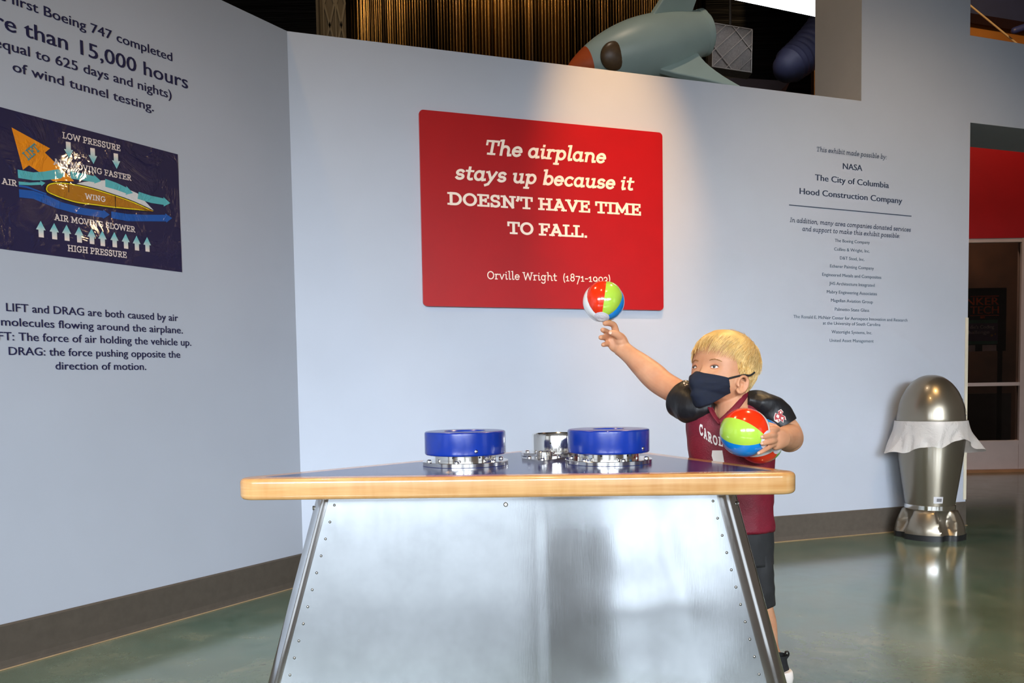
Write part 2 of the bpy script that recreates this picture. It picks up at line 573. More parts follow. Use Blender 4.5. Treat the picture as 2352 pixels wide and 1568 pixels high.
# glyph: advance, heavy strokes, serif strokes
GL = {
 ' ': (0.26, [], []),
 'I': (0.36, [[(.18, B_), (.18, C_)]], [serif(.18, B_, .13), serif(.18, C_, .13)]),
 'L': (0.54, [[(.17, B_), (.17, C_)]], [[(.04, B_), (.49, B_), (.49, .20)], serif(.17, C_, .13)]),
 'O': (0.70, [ell(.35, .35, .27, .30)], []),
 'W': (0.96, [[(.10, C_), (.27, B_), (.48, .60), (.69, B_), (.86, C_)]], [serif(.10, C_, .10), serif(.86, C_, .10)]),
 'P': (0.58, [[(.17, B_), (.17, C_)], [(.17, C_), (.32, C_)] + arc(.34, .485, .165, .165, 90, -90) + [(.17, .32)]], [serif(.17, B_, .13, .16), serif(.17, C_, .13)]),
 'R': (0.64, [[(.17, B_), (.17, C_)], [(.17, C_), (.32, C_)] + arc(.34, .495, .16, .155, 90, -90) + [(.17, .34)], [(.32, .34), (.51, B_)]], [serif(.17, B_, .13, .12), serif(.17, C_, .13), [(.48, B_), (.62, B_)]]),
 'E': (0.59, [[(.17, B_), (.17, C_)], [(.17, .36), (.40, .36)]], [[(.04, B_), (.53, B_), (.53, .20)], [(.04, C_), (.51, C_), (.51, .51)], [(.40, .44), (.40, .28)]]),
 'F': (0.56, [[(.17, B_), (.17, C_)], [(.17, .34), (.40, .34)]], [serif(.17, B_, .13, .16), [(.04, C_), (.52, C_), (.52, .49)], [(.40, .42), (.40, .26)]]),
 'S': (0.54, [arc(.265, .50, .165, .155, 25, 270) [:-1] + [(.265, .35)] + arc(.27, .20, .18, .15, 90, -155)], [[(.425, .50), (.425, .66)], [(.09, .04), (.09, .20)]]),
 'U': (0.70, [[(.16, C_), (.16, .26)] + arc(.35, .26, .19, .21, 180, 360) + [(.54, C_)]], [serif(.16, C_, .12), serif(.54, C_, .12)]),
 'A': (0.68, [[(.11, B_), (.34, C_), (.57, B_)], [(.20, .24), (.48, .24)]], [serif(.11, B_, .10), serif(.57, B_, .10), [(.22, C_), (.36, C_)]]),
 'M': (0.88, [[(.16, B_), (.18, C_), (.44, .16), (.70, C_), (.72, B_)]], [serif(.16, B_, .11), serif(.72, B_, .11), serif(.17, C_, .13, .03), serif(.71, C_, .03, .13)]),
 'V': (0.66, [[(.10, C_), (.33, B_), (.56, C_)]], [serif(.10, C_, .10), serif(.56, C_, .10)]),
 'N': (0.74, [[(.17, B_), (.17, C_), (.57, B_), (.57, C_)]], [serif(.17, B_, .13), serif(.15, C_, .12, .03), serif(.57, C_, .12)]),
 'G': (0.70, [arc(.35, .35, .27, .30, 48, 322), [(.57, .17), (.57, .32)]], [[(.42, .32), (.66, .32)], [(.56, .50), (.56, .67)]]),
 'T': (0.62, [[(.31, B_), (.31, C_)]], [[(.05, .48), (.05, C_), (.57, C_), (.57, .48)], serif(.31, B_, .15)]),
 'H': (0.74, [[(.17, B_), (.17, C_)], [(.57, B_), (.57, C_)], [(.17, .35), (.57, .35)]], [serif(.17, B_, .12), serif(.57, B_, .12), serif(.17, C_, .12), serif(.57, C_, .12)]),
 'D': (0.70, [[(.17, B_), (.17, C_)], [(.17, C_), (.30, C_)] + arc(.34, .35, .27, .30, 90, -90) + [(.17, B_)]], [serif(.17, B_, .13), serif(.17, C_, .13)]),
 'C': (0.66, [arc(.35, .35, .27, .30, 48, 318)], [[(.55, .50), (.55, .67)]]),
 "'": (0.20, [[(.11, .66), (.11, .56), (.06, .46)]], []),
 '.': (0.24, [[(.11, .055), (.13, .055)]], []),
 ',': (0.24, [[(.13, .055), (.07, -.07)]], []),
 ':': (0.24, [[(.11, .055), (.13, .055)], [(.11, .38), (.13, .38)]], []),
 '-': (0.36, [[(.07, .27), (.29, .27)]], []),
 '(': (0.28, [arc(.36, .29, .24, .47, 130, 230)], []),
 ')': (0.28, [arc(-.08, .29, .24, .47, 50, -50)], []),
 '1': (0.42, [[(.07, .36), (.22, X_), (.22, B_)]], [serif(.22, B_, .13)]),
 '8': (0.54, [ell(.27, .51, .145, .14), ell(.27, .21, .175, .16)], []),
 '7': (0.50, [[(.06, X_), (.42, X_), (.19, -.19)]], []),
 '9': (0.53, [ell(.26, .27, .175, .18), arc(.20, .22, .245, .40, 10, -62)], []),
 '0': (0.54, [ell(.27, .25, .19, .20)], []),
 '3': (0.48, [arc(.21, .30, .16, .15, 150, -90) + arc(.20, -.01, .18, .16, 90, -150)], []),
 'a': (0.56, [ell(.24, .25, .17, .20), [(.41, X_), (.41, .12), (.44, B_), (.53, .07)]], []),
 'b': (0.56, [[(.14, .72), (.14, B_)], ell(.32, .25, .17, .20)], [[(.04, .71), (.14, .71)]]),
 'c': (0.48, [arc(.27, .25, .19, .20, 50, 315)], []),
 'd': (0.58, [ell(.24, .25, .17, .20), [(.42, .72), (.42, .12), (.45, B_), (.54, .07)]], [[(.32, .71), (.42, .71)]]),
 'e': (0.51, [[(.08, .26), (.44, .26)] + arc(.26, .25, .185, .20, 2, 318)], []),
 'f': (0.38, [[(.16, B_), (.16, .57)] + arc(.29, .57, .13, .14, 180, 55)], [[(.04, X_), (.34, X_)], serif(.16, B_, .10, .14)]),
 'g': (0.57, [ell(.25, .26, .17, .19), [(.42, X_), (.42, -.06)] + arc(.25, -.06, .17, .14, 0, -150)], [[(.42, .44), (.52, .44)]]),
 'h': (0.60, [[(.14, .72), (.14, B_)], arc(.30, .28, .16, .17, 180, 0) + [(.46, .12), (.48, B_), (.57, .06)]], [[(.04, .71), (.14, .71)]]),
 'i': (0.30, [[(.14, X_), (.14, .12), (.17, B_), (.26, .07)], [(.14, .62), (.155, .62)]], [[(.04, .44), (.14, .44)]]),
 'k': (0.57, [[(.14, .72), (.14, B_)], [(.44, X_), (.17, .24)], [(.22, .27), (.45, B_), (.52, .06)]], [[(.04, .71), (.14, .71)]]),
 'l': (0.30, [[(.14, .72), (.14, .12), (.17, B_), (.26, .07)]], [[(.04, .71), (.14, .71)]]),
 'm': (0.90, [[(.14, X_), (.14, B_)], arc(.29, .28, .15, .17, 180, 0) + [(.44, B_)], arc(.60, .28, .15, .17, 180, 0) + [(.75, .12), (.77, B_), (.86, .06)]], [[(.04, .44), (.14, .44)]]),
 'n': (0.60, [[(.14, X_), (.14, B_)], arc(.30, .28, .16, .17, 180, 0) + [(.46, .12), (.48, B_), (.57, .06)]], [[(.04, .44), (.14, .44)]]),
 'o': (0.54, [ell(.27, .25, .19, .20)], []),
 'p': (0.57, [[(.14, X_), (.14, -.19)], ell(.32, .25, .17, .20)], [[(.04, .44), (.14, .44)], serif(.14, -.19, .10)]),
 'r': (0.42, [[(.14, X_), (.14, B_)], arc(.29, .28, .15, .17, 180, 60)], [[(.04, .44), (.14, .44)], serif(.14, B_, .09, .12)]),
 's': (0.44, [arc(.22, .345, .14, .105, 30, 270)[:-1] + [(.22, .25)] + arc(.22, .15, .15, .10, 90, -155)], []),
 't': (0.40, [[(.17, .60), (.17, .15)] + arc(.28, .15, .11, .10, 180, 300)], [[(.04, .44), (.35, .44)]]),
 'u': (0.60, [[(.13, X_), (.13, .20)] + arc(.28, .20, .15, .15, 180, 340), [(.44, X_), (.44, .12), (.47, B_), (.56, .07)]], [[(.04, .44), (.13, .44)], [(.34, .44), (.44, .44)]]),
 'v': (0.50, [[(.08, X_), (.24, B_), (.43, X_)]], [[(.01, .44), (.10, .44)]]),
 'w': (0.72, [[(.08, X_), (.21, B_), (.36, .40), (.50, B_), (.65, X_)]], [[(.01, .44), (.10, .44)]]),
 'x': (0.52, [[(.08, X_), (.43, B_)], [(.43, X_), (.08, B_)]], []),
 'y': (0.53, [[(.10, X_), (.26, .08)], [(.45, X_), (.24, .02), (.16, -.13), (.04, -.18)]], [[(.02, .44), (.12, .44)]]),
}


def slab(text, t=0.115, ts=0.085, slant=0.0, caps_only=False):
    """slab-serif line built from strokes; same return shape as sans()"""
    vs, fs = [], []
    cnt = [0]
    x = 0.0

    def stroke(pts, w):
        pts = [V3((p[0], p[1], 0)) for p in pts]
        pts = [p for i, p in enumerate(pts) if i == 0 or (p - pts[i - 1]).length > 1e-5]
        n = len(pts)
        for i in range(1, n - 1):                       # a sharp turn is two strokes that overlap
            if (pts[i] - pts[i - 1]).angle(pts[i + 1] - pts[i]) > R(62):
                stroke([tuple(p) for p in pts[:i + 1]], w)
                stroke([tuple(p) for p in pts[i:]], w)
                return
        loop = (pts[0] - pts[-1]).length < 1e-6
        base = len(vs)
        cnt[0] += 1
        lift = (cnt[0] % 9) * 0.00006
        for i, p in enumerate(pts):
            a = pts[i - 1] if i else (pts[-2] if loop else None)
            b = pts[i + 1] if i < n - 1 else (pts[1] if loop else None)
            d1 = (p - a).normalized() if a is not None else None
            d2 = (b - p).normalized() if b is not None else None
            if d1 is None: d1 = d2
            if d2 is None: d2 = d1
            m = (d1 + d2)
            m = m.normalized() if m.length > 1e-6 else d1
            nn = V3((-m.y, m.x, 0))
            k = 1.0 / max(0.5, nn.dot(V3((-d1.y, d1.x, 0))))
            e = V3((0, 0, 0))
            if not loop and i == 0: e = -d2 * (w * 0.42)
            if not loop and i == n - 1: e = d1 * (w * 0.42)
            for sgn in (-1, 1):
                q = p + e + nn * (sgn * k * w / 2)
                vs.append((x + q.x + slant * q.y, q.y, lift + i * 0.000004))
        for i in range(n - 1):
            b0 = base + 2 * i
            fs.append((b0, b0 + 2, b0 + 3, b0 + 1))

    for ch in text:
        adv, heavy, ser = GL.get(ch, GL[' '])
        for s_ in heavy: stroke(s_, t)
        for s_ in ser: stroke(s_, ts)
        x += adv
    xs = [v[0] for v in vs]
    return vs, fs, min(xs), max(xs)


def line_bm(bm, glyphs, fn, u0, u1, z0, z1, caph, capnat, off, left=None):
    """lay a glyph line on a wall: u0..u1 span of the (sub)line, z0/z1 baseline heights at its ends"""
    vs, fs, l, r = glyphs
    if left is None: left = l
    k = (u1 - u0) / (r - left)
    kz = caph / capnat
    bv = []
    for x, y, e in vs:
        f = (x - left) / (r - left)
        bv.append(bm.verts.new(fn(u0 + (x - left) * k, z0 + (z1 - z0) * f + y * kz, off + e)))
    for q in fs:
        try: bm.faces.new([bv[i] for i in q])
        except ValueError: pass


SANS_CAP = 0.729


def text_block(root, fn, lines, mat, weight, off=0.0012):
    for full, sub, u0, u1, z0, z1, ch in lines:
        g = sans(full, weight)
        left = None
        if sub != full:
            gs = sans(sub, weight)
            left = g[3] - (gs[3] - gs[2])
        bm = bmesh.new()
        line_bm(bm, g, fn, u0, u1, z0, z1, ch, SANS_CAP, off, left)
        obj('text_line', bm, mat, root)


r_ = thing('wall_lettering', 'large navy lettering about hours of wind tunnel testing at the top of the left wall', 'lettering')
text_block(r_, wl, [
    ('The first Boeing 747 completed', 'Boeing 747 completed', -1.1642, -0.6379, 2.3078, 2.3151, 0.0364),
    ('more than 15,000 hours', 'than 15,000 hours', -1.2378, -0.5669, 2.2099, 2.2244, 0.0562),
    ('(equal to 625 days and nights)', 'to 625 days and nights)', -1.2017, -0.6482, 2.1452, 2.1609, 0.0363),
    ('of wind tunnel testing.', 'of wind tunnel testing.', -1.2831, -0.7337, 2.0760, 2.0866, 0.0356)], M_['ink'], 0.014)
r_ = thing('wall_lettering', 'navy lettering explaining lift and drag below the poster on the left wall', 'lettering')
text_block(r_, wl, [
    ('LIFT and DRAG are both caused by air', 'LIFT and DRAG are both caused by air', -1.3440, -0.6580, 1.2423, 1.2490, 0.0299),
    ('molecules flowing around the airplane.', 'molecules flowing around the airplane.', -1.3632, -0.6376, 1.1913, 1.1988, 0.0299),
    ('LIFT: The force of air holding the vehicle up.', 'The force of air holding the vehicle up.', -1.3068, -0.5982, 1.1416, 1.1489, 0.0304),
    ('DRAG: the force pushing opposite the', 'DRAG: the force pushing opposite the', -1.3427, -0.6545, 1.0907, 1.0969, 0.0297),
    ('direction of motion.', 'direction of motion.', -1.1815, -0.8146, 1.0419, 1.0445, 0.0299)], M_['ink'], 0.010)
r_ = thing('wall_lettering', 'grey-blue list of donors lettered on the back wall to the right of the red sign', 'lettering')
T2 = lambda *a: (a[0],) + a
text_block(r_, wb, [T2(*a) for a in (
    ('NASA', 3.2457, 3.3926, 2.2427, 2.2404, 0.0373),
    ('The City of Columbia', 3.0415, 3.5982, 2.1619, 2.1498, 0.0374),
    ('Hood Construction Company', 2.9308, 3.7033, 2.0747, 2.0614, 0.0374))], M_['ink2'], 0.022)
text_block(r_, wb, [T2(*a) for a in (
    ('The Boeing Company', 3.1887, 3.4526, 1.8031, 1.8014, 0.0198),
    ('Collins & Wright, Inc.', 3.1845, 3.4530, 1.7514, 1.7480, 0.0198),
    ('D&T Steel, Inc.', 3.2269, 3.4134, 1.6995, 1.6963, 0.0198),
    ('Echerer Painting Company', 3.1541, 3.4857, 1.6489, 1.6448, 0.0198),
    ('Engineered Metals and Composites', 3.0972, 3.5436, 1.5967, 1.5908, 0.0198),
    ('JHS Architecture Integrated', 3.1482, 3.4920, 1.5442, 1.5404, 0.0199),
    ('Mabry Engineering Associates', 3.1310, 3.5110, 1.4933, 1.4883, 0.0199),
    ('Magellan Aviation Group', 3.1622, 3.4795, 1.4425, 1.4374, 0.0199),
    ('Palmetto State Glass', 3.1910, 3.4514, 1.3892, 1.3852, 0.0199),
    ('The Ronald E. McNair Center for Aerospace Innovation and Research', 2.8882, 3.7532, 1.3406, 1.3285, 0.0199),
    ('at the University of South Carolina', 3.1027, 3.5395, 1.3044, 1.2985, 0.0200),
    ('Watertight Systems, Inc.', 3.1674, 3.4754, 1.2518, 1.2473, 0.0200),
    ('United Asset Management', 3.1531, 3.4873, 1.1997, 1.1965, 0.0200))], M_['ink3'], 0.010)
for tx, u0, u1, z0, z1, ch in (
        ('This exhibit made possible by:', 3.0538, 3.5802, 2.3320, 2.3237, 0.0286),
        ('In addition, many area companies donated services', 2.8617, 3.7738, 1.9055, 1.8892, 0.0276),
        ('and support to make this exhibit possible:', 2.9513, 3.6874, 1.8579, 1.8470, 0.0276)):
    bm = bmesh.new()
    line_bm(bm, slab(tx, 0.10, 0.07, 0.2), wb, u0, u1, z0, z1, ch, 0.70, 0.0012)
    obj('text_line', bm, M_['ink2'], r_)
bm = bmesh.new()
prism(bm, [wb(2.8566, 2.0029, 0.001), wb(3.7775, 1.9854, 0.001), wb(3.7775, 1.9906, 0.001), wb(2.8566, 2.0081, 0.001)],
      [wb(2.8566, 2.0029, 0.0014), wb(3.7775, 1.9854, 0.0014), wb(3.7775, 1.9906, 0.0014), wb(2.8566, 2.0081, 0.0014)])
obj('rule_line', bm, M_['ink2'], r_)

# ------------------------------------------------------------------ red quotation sign
r_ = thing('quote_sign', 'large red sign with a cream quotation about the airplane on the back wall', 'sign')
bm = bmesh.new()
u0, u1, z0, z1, rr = 0.628, 2.002, 1.371, 2.348, 0.022
loop = []
for cx_, cz_, a0 in ((u1 - rr, z1 - rr, 0), (u0 + rr, z1 - rr, 90), (u0 + rr, z0 + rr, 180), (u1 - rr, z0 + rr, 270)):
    loop += [(cx_ + rr * math.cos(R(a0 + 90 * i / 6)), cz_ + rr * math.sin(R(a0 + 90 * i / 6))) for i in range(7)]
prism(bm, [wb(u, z, 0.020) for u, z in loop], [wb(u, z, 0.006) for u, z in loop])
obj('sign_panel', bm, M_['red_sign'], r_)
bm = bmesh.new()
for u, z in ((0.8, 1.6), (1.8, 1.6), (0.8, 2.15), (1.8, 2.15)):
    box(bm, (-0.02, 0, -0.02), (0.02, 0.0058, 0.02), Matrix.Translation(wb(u, z, 0.0002)) @ Matrix(((DB.x, NB.x, 0, 0), (DB.y, NB.y, 0, 0), (0, 0, 1, 0), (0, 0, 0, 1))))
obj('standoff', bm, M_['steel_dark'], r_)
for tx, u0, u1, z0, z1, ch, it, wgt in (
        ('The airplane', 0.9750, 1.6580, 2.1511, 2.1541, 0.0758, .2, .125),
        ('stays up because it', 0.8057, 1.8262, 2.0145, 2.0203, 0.0748, .2, .125),
        ("DOESN'T HAVE TIME", 0.7643, 1.8643, 1.8853, 1.8869, 0.0630, 0, .135),
        ('TO FALL.', 1.0842, 1.5377, 1.7531, 1.7529, 0.0633, 0, .135),
        ('Orville Wright  (1871-1903)', 0.9694, 1.6732, 1.5143, 1.5158, 0.0437, 0, .085)):
    bm = bmesh.new()
    line_bm(bm, slab(tx, wgt, wgt * .78, it), wb, u0, u1, z0, z1, ch, 0.70, 0.0206)
    obj('text_line', bm, M_['cream'], r_)

# ------------------------------------------------------------------ air-flow poster
P_ = {}
for nm, col in (('navy', (20, 20, 66)), ('orange', (236, 140, 8)), ('teal', (84, 178, 186)), ('blueflow', (6, 84, 168)), ('gold', (176, 112, 10)),
                ('yellow', (240, 214, 20)), ('black', (16, 14, 14)), ('ptext', (226, 212, 208)), ('ltext', (70, 140, 150))):
    m = Mat('print_' + nm, col, 0.42, coat=0.5)
    m.bump(m.noise(10, 3, 0.55, dist=1.0), 0.10, 0.010)
    patch = m.ramp(m.noise(6.5, 4, 0.65, dist=0.8), [(0.50, 0.0), (0.60, 1.0)])      # crumpled patches of the laminate
    m.bump(m.mix(patch, (0, 0, 0), m.noise(75, 4, 0.75)), 0.60, 0.004)
    m.set('Coat Roughness', 0.04)
    P_[nm] = m
gr = P_['ptext']
for nm, stops in (('fan', [(0.0, (40, 44, 50)), (0.35, (120, 124, 130)), (0.8, (206, 208, 212))]),):
    m = Mat('print_fan', (190, 190, 196), 0.2, coat=0.3)
    g = m.node('ShaderNodeTexCoord')
    sp = m.node('ShaderNodeSeparateXYZ')
    m.link(g.outputs['Object'], sp.inputs[0])
    mr = m.node('ShaderNodeMapRange')
    mr.inputs['From Min'].default_value = 1.0
    mr.inputs['From Max'].default_value = 0.0
    m.link(sp.outputs['X'], mr.inputs['Value'])
    m.color(m.ramp(mr.outputs['Result'], stops))
    m.bump(m.noise(70, 4, 0.7), 0.30, 0.003)
    P_[nm] = m
m = Mat('print_arrow_fade', (150, 200, 206), 0.2, coat=0.3)   # the printed arrows fade from teal to cream
g = m.node('ShaderNodeTexCoord')
sp = m.node('ShaderNodeSeparateXYZ')
m.link(g.outputs['UV'], sp.inputs[0])
m.color(m.ramp(sp.outputs['Y'], [(0.1, (228, 216, 210)), (0.75, (110, 190, 200))]))
m.bump(m.noise(70, 4, 0.7), 0.30, 0.003)
P_['fade'] = m
PS = {"orange": [[-1.2964, 1.8797], [-1.1645, 1.8385], [-1.1842, 1.8194], [-1.0795, 1.739], [-1.1587, 1.723], [-1.2427, 1.7614], [-1.2643, 1.7414]],
 "teal": [[[-1.2826, 1.7382], [-1.2291, 1.7399], [-1.1894, 1.751], [-1.1403, 1.7698], [-1.1322, 1.7683], [-1.1121, 1.7573], [-1.1303, 1.7387], [-1.1908, 1.7205], [-1.2304, 1.7116], [-1.282, 1.7096]],
  [[-1.2807, 1.6976], [-1.2425, 1.7014], [-1.205, 1.7109], [-1.206, 1.7162], [-1.1872, 1.7113], [-1.2018, 1.6967], [-1.2035, 1.7014], [-1.239, 1.6928], [-1.2813, 1.686]],
  [[-1.0926, 1.7735], [-1.0439, 1.774], [-1.0004, 1.7736], [-1.0011, 1.7788], [-0.9736, 1.7604], [-1.0017, 1.7456], [-1.0006, 1.7508], [-1.0918, 1.7466]],
  [[-0.9568, 1.773], [-0.9106, 1.7671], [-0.8691, 1.757], [-0.8697, 1.7633], [-0.8413, 1.7408], [-0.8751, 1.7279], [-0.8711, 1.7339], [-0.9164, 1.7401], [-0.9573, 1.7427]],
  [[-0.8167, 1.7507], [-0.7629, 1.7455], [-0.7047, 1.7452], [-0.706, 1.7508], [-0.6742, 1.7319], [-0.7061, 1.7127], [-0.7053, 1.7191], [-0.7642, 1.7166], [-0.8229, 1.7221]]],
 "blue": [[[-1.2813, 1.686], [-1.2508, 1.687], [-1.2201, 1.6813], [-1.185, 1.6751], [-1.1852, 1.6695], [-1.232, 1.6771], [-1.255, 1.6804], [-1.2808, 1.6792]],
  [[-1.2812, 1.6707], [-1.2321, 1.6751], [-1.1853, 1.6683], [-1.1293, 1.6528], [-1.0497, 1.6467], [-0.9706, 1.6492], [-0.9703, 1.6543], [-0.9439, 1.639], [-0.9719, 1.6192], [-0.974, 1.623], [-1.0723, 1.6203], [-1.155, 1.6282], [-1.1947, 1.637], [-1.2334, 1.6464], [-1.2814, 1.6426]],
  [[-0.9374, 1.6528], [-0.869, 1.6546], [-0.7962, 1.6639], [-0.6999, 1.6801], [-0.6996, 1.6855], [-0.668, 1.6719], [-0.6961, 1.6492], [-0.6969, 1.6536], [-0.8702, 1.6264], [-0.9376, 1.6274]]],
 "wing": [[-1.1863, 1.6899], [-1.1817, 1.7026], [-1.1713, 1.7118], [-1.1507, 1.7198], [-1.126, 1.7244], [-1.101, 1.7274], [-1.0244, 1.7274], [-0.9357, 1.7195], [-0.8428, 1.7067], [-0.753, 1.6853], [-0.8442, 1.6762], [-0.938, 1.6683], [-1.0054, 1.6648], [-1.0704, 1.6614], [-1.1287, 1.6669], [-1.1689, 1.6754], [-1.1827, 1.6815]],
 "fan": [[-1.0714, 1.7317], [-1.0409, 1.7447], [-0.9562, 1.7681], [-0.9063, 1.7612], [-0.8219, 1.7432], [-0.7529, 1.6889], [-0.8427, 1.7098], [-0.9356, 1.7229], [-1.0243, 1.7304]],
 "spar": [[[-1.102, 1.7256], [-1.0994, 1.7261], [-1.1009, 1.6943], [-1.1034, 1.6938]], [[-0.9199, 1.7153], [-0.9167, 1.715], [-0.9177, 1.6719], [-0.9209, 1.6713]]]}
poster = thing('airflow_poster', 'navy glossy poster of a wing in moving air on the left wall', 'poster')
bm = bmesh.new()
nu, nz = 40, 28
u0, u1, z0, z1 = -1.3745, -0.6295, 1.4545, 1.9400
pf = lambda u, z: 0.0008 + 0.0006 * max(0, noise.noise(V3((u * 9, z * 9, 3)))) + 0.0003 * max(0, noise.noise(V3((u * 30, z * 30, 7))))
grid = [[bm.verts.new(wl(u0 + (u1 - u0) * i / nu, z0 + (z1 - z0) * j / nz, pf(u0 + (u1 - u0) * i / nu, z0 + (z1 - z0) * j / nz))) for i in range(nu + 1)] for j in range(nz + 1)]
for j in range(nz):
    for i in range(nu):
        bm.faces.new((grid[j][i], grid[j][i + 1], grid[j + 1][i + 1], grid[j + 1][i]))
o = obj('poster_sheet', bm, P_['navy'].m, poster, smooth=True)
LAY = [0]


def print_shape(name, polys, mat, uv=False, lift=0.0):
    """flat printed shapes, following the sheet a hair above it"""
    bm = bmesh.new()
    LAY[0] += 1
    d = 0.0018 + 0.00002 * LAY[0] + lift
    uvl = bm.loops.layers.uv.new('UVMap') if uv else None
    for poly in polys:
        f = bm.faces.new([bm.verts.new(wl(u, z, d)) for u, z in poly])
        if f.normal.length == 0: f.normal_update()
        if uvl:
            zs = [p[1] for p in poly]
            tip = poly[0][1]
            hi, lo = max(zs), min(zs)
            for lp, (u, z) in zip(f.loops, poly):
                lp[uvl].uv = (0.5, (z - lo) / (hi - lo) if uv == 'up' else (hi - z) / (hi - lo))
    bmesh.ops.triangulate(bm, faces=bm.faces[:])
    return obj(name, bm, mat, poster)


print_shape('lift_arrow', [PS['orange']], P_['orange'].m)
print_shape('wing_top', [PS['fan']], P_['fan'].m)
for p in PS['blue']: print_shape('slow_air_arrow', [p], P_['blueflow'].m)
for p in PS['teal']: print_shape('fast_air_arrow', [p], P_['teal'].m)


def scaled(poly, d):
    c = V3((sum(p[0] for p in poly) / len(poly), sum(p[1] for p in poly) / len(poly), 0))
    out = []
    n = len(poly)
    for i, p in enumerate(poly):
        a, b = V3((*poly[i - 1], 0)), V3((*poly[(i + 1) % n], 0))
        t = (b - a).normalized()
        nn = V3((-t.y, t.x, 0))
        if nn.dot(V3((*p, 0)) - c) < 0: nn = -nn
        out.append((p[0] + nn.x * d, p[1] + nn.y * d))
    return out


wing = [tuple(p) for p in catmull([(*p,) for p in PS['wing'][:10]], 40)] + [tuple(p) for p in catmull([(*p,) for p in PS['wing'][9:] + PS['wing'][:1]], 40)][1:-1]
print_shape('wing_edge', [scaled(wing, 0.0035)], P_['black'].m)
print_shape('wing_skin', [wing], P_['yellow'].m)
print_shape('wing_edge', [scaled(wing, -0.0042)], P_['black'].m)
print_shape('wing_section', [scaled(wing, -0.0054)], P_['gold'].m)
print_shape('wing_spar', PS['spar'], P_['black'].m)
ups = [(-1.2107, 1.5725), (-1.1624, 1.5723), (-1.1165, 1.5736), (-1.0694, 1.5737), (-1.0205, 1.5751), (-0.9776, 1.5734), (-0.9285, 1.5753), (-0.8810, 1.5765), (-0.8343, 1.5756), (-0.7878, 1.5772)]
for u, z in ups:
    print_shape('high_pressure_arrow', [[(u + a, z + b) for a, b in ((0, 0), (.0163, -.0312), (.009, -.0315), (.009, -.058), (-.0095, -.0585), (-.0095, -.0325), (-.018, -.0323))]], P_['fade'].m, 'up')
for u, z in ((-1.0947, 1.8194), (-1.0014, 1.8189), (-0.9073, 1.8204)):
    print_shape('low_pressure_arrow', [[(u + a, z + b) for a, b in ((0, 0), (-.0185, .0295), (-.0105, .030), (-.0108, .0580), (.0076, .0595), (.0076, .0320), (.0160, .0328))]], P_['fade'].m, 'down')
for tx, u0, u1, z0, z1, ch, mt in (
        ('AIR', -1.3391, -1.2869, 1.6772, 1.6788, 0.0211, 'ptext'), ('LOW PRESSURE', -1.1177, -0.8887, 1.8862, 1.8917, 0.0237, 'ptext'),
        ('AIR MOVING FASTER', -1.1559, -0.8464, 1.7831, 1.7869, 0.0229, 'ptext'), ('WING', -1.0417, -0.9591, 1.6818, 1.6836, 0.0209, 'ptext'),
        ('AIR MOVING SLOWER', -1.1619, -0.8386, 1.5832, 1.5872, 0.0231, 'ptext'), ('HIGH PRESSURE', -1.1168, -0.8806, 1.4773, 1.4817, 0.0240, 'ptext')):
    bm = bmesh.new()
    line_bm(bm, slab(tx, 0.12, 0.085), wl, u0, u1, z0, z1, ch, 0.70, 0.0026)
    obj('text_line', bm, P_[mt].m, poster)
bm = bmesh.new()
vs, fs, l, r = slab('LIFT', 0.12, 0.085)
ang = math.atan2(1.8221 - 1.7772, 0.0437)
k = 0.0645 / (r - l)
bv = []
for x, y, e in vs:
    a, b = (x - l) * k, y * 0.030 / 0.7
    bv.append(bm.verts.new(wl(-1.2447 + a * math.cos(ang) - b * math.sin(ang), 1.7772 + a * math.sin(ang) + b * math.cos(ang), 0.0026 + e)))
for q in fs: bm.faces.new([bv[i] for i in q])
obj('text_line', bm, P_['ltext'].m, poster)

# ================================================================== EXHIBIT TABLE
TABLE_Z, TABLE_T = 0.72, 0.056
TRI = [V3((-0.779, 2.137, 0)), V3((0.748, 2.071, 0)), V3((0.2997, 3.275, 0))]


def inset_tri(T, d):
    """triangle with every side moved inwards by its own distance"""
    d = d if isinstance(d, (list, tuple)) else (d, d, d)
    L = []
    for i in range(3):
        a, b = T[i], T[(i + 1) % 3]
        t = (b - a).normalized()
        n = V3((-t.y, t.x, 0))
        L.append((a + n * d[i], t))
    out = []
    for i in range(3):
        (p, t), (q, s) = L[i - 1], L[i]
        den = t.x * s.y - t.y * s.x
        k = ((q.x - p.x) * s.y - (q.y - p.y) * s.x) / den
        out.append(p + t * k)
    return out


def round_tri(T, rad, n=8):
    """corner arcs of a rounded triangle: list of three arcs (each a list of points)"""
    arcs = []
    for i in range(3):
        r = rad[i] if isinstance(rad, (list, tuple)) else rad
        p, a, b = T[i], T[i - 1], T[(i + 1) % 3]
        ta, tb = (a - p).normalized(), (b - p).normalized()
        half = ta.angle(tb) / 2
        c = p + (ta + tb).normalized() * (r / math.sin(half))
        s0 = p + ta * (r / math.tan(half)) - c
        s1 = p + tb * (r / math.tan(half)) - c
        a0, a1 = math.atan2(s0.y, s0.x), math.atan2(s1.y, s1.x)
        if a1 < a0: a1 += 2 * PI
        arcs.append([c + V3((r * math.cos(a0 + (a1 - a0) * k / n), r * math.sin(a0 + (a1 - a0) * k / n), 0)) for k in range(n + 1)])
    return arcs


def tri_ring(T, d, r, z):
    pts = sum(round_tri(inset_tri(T, d), r), [])
    return [V3((p.x, p.y, z)) for p in pts]


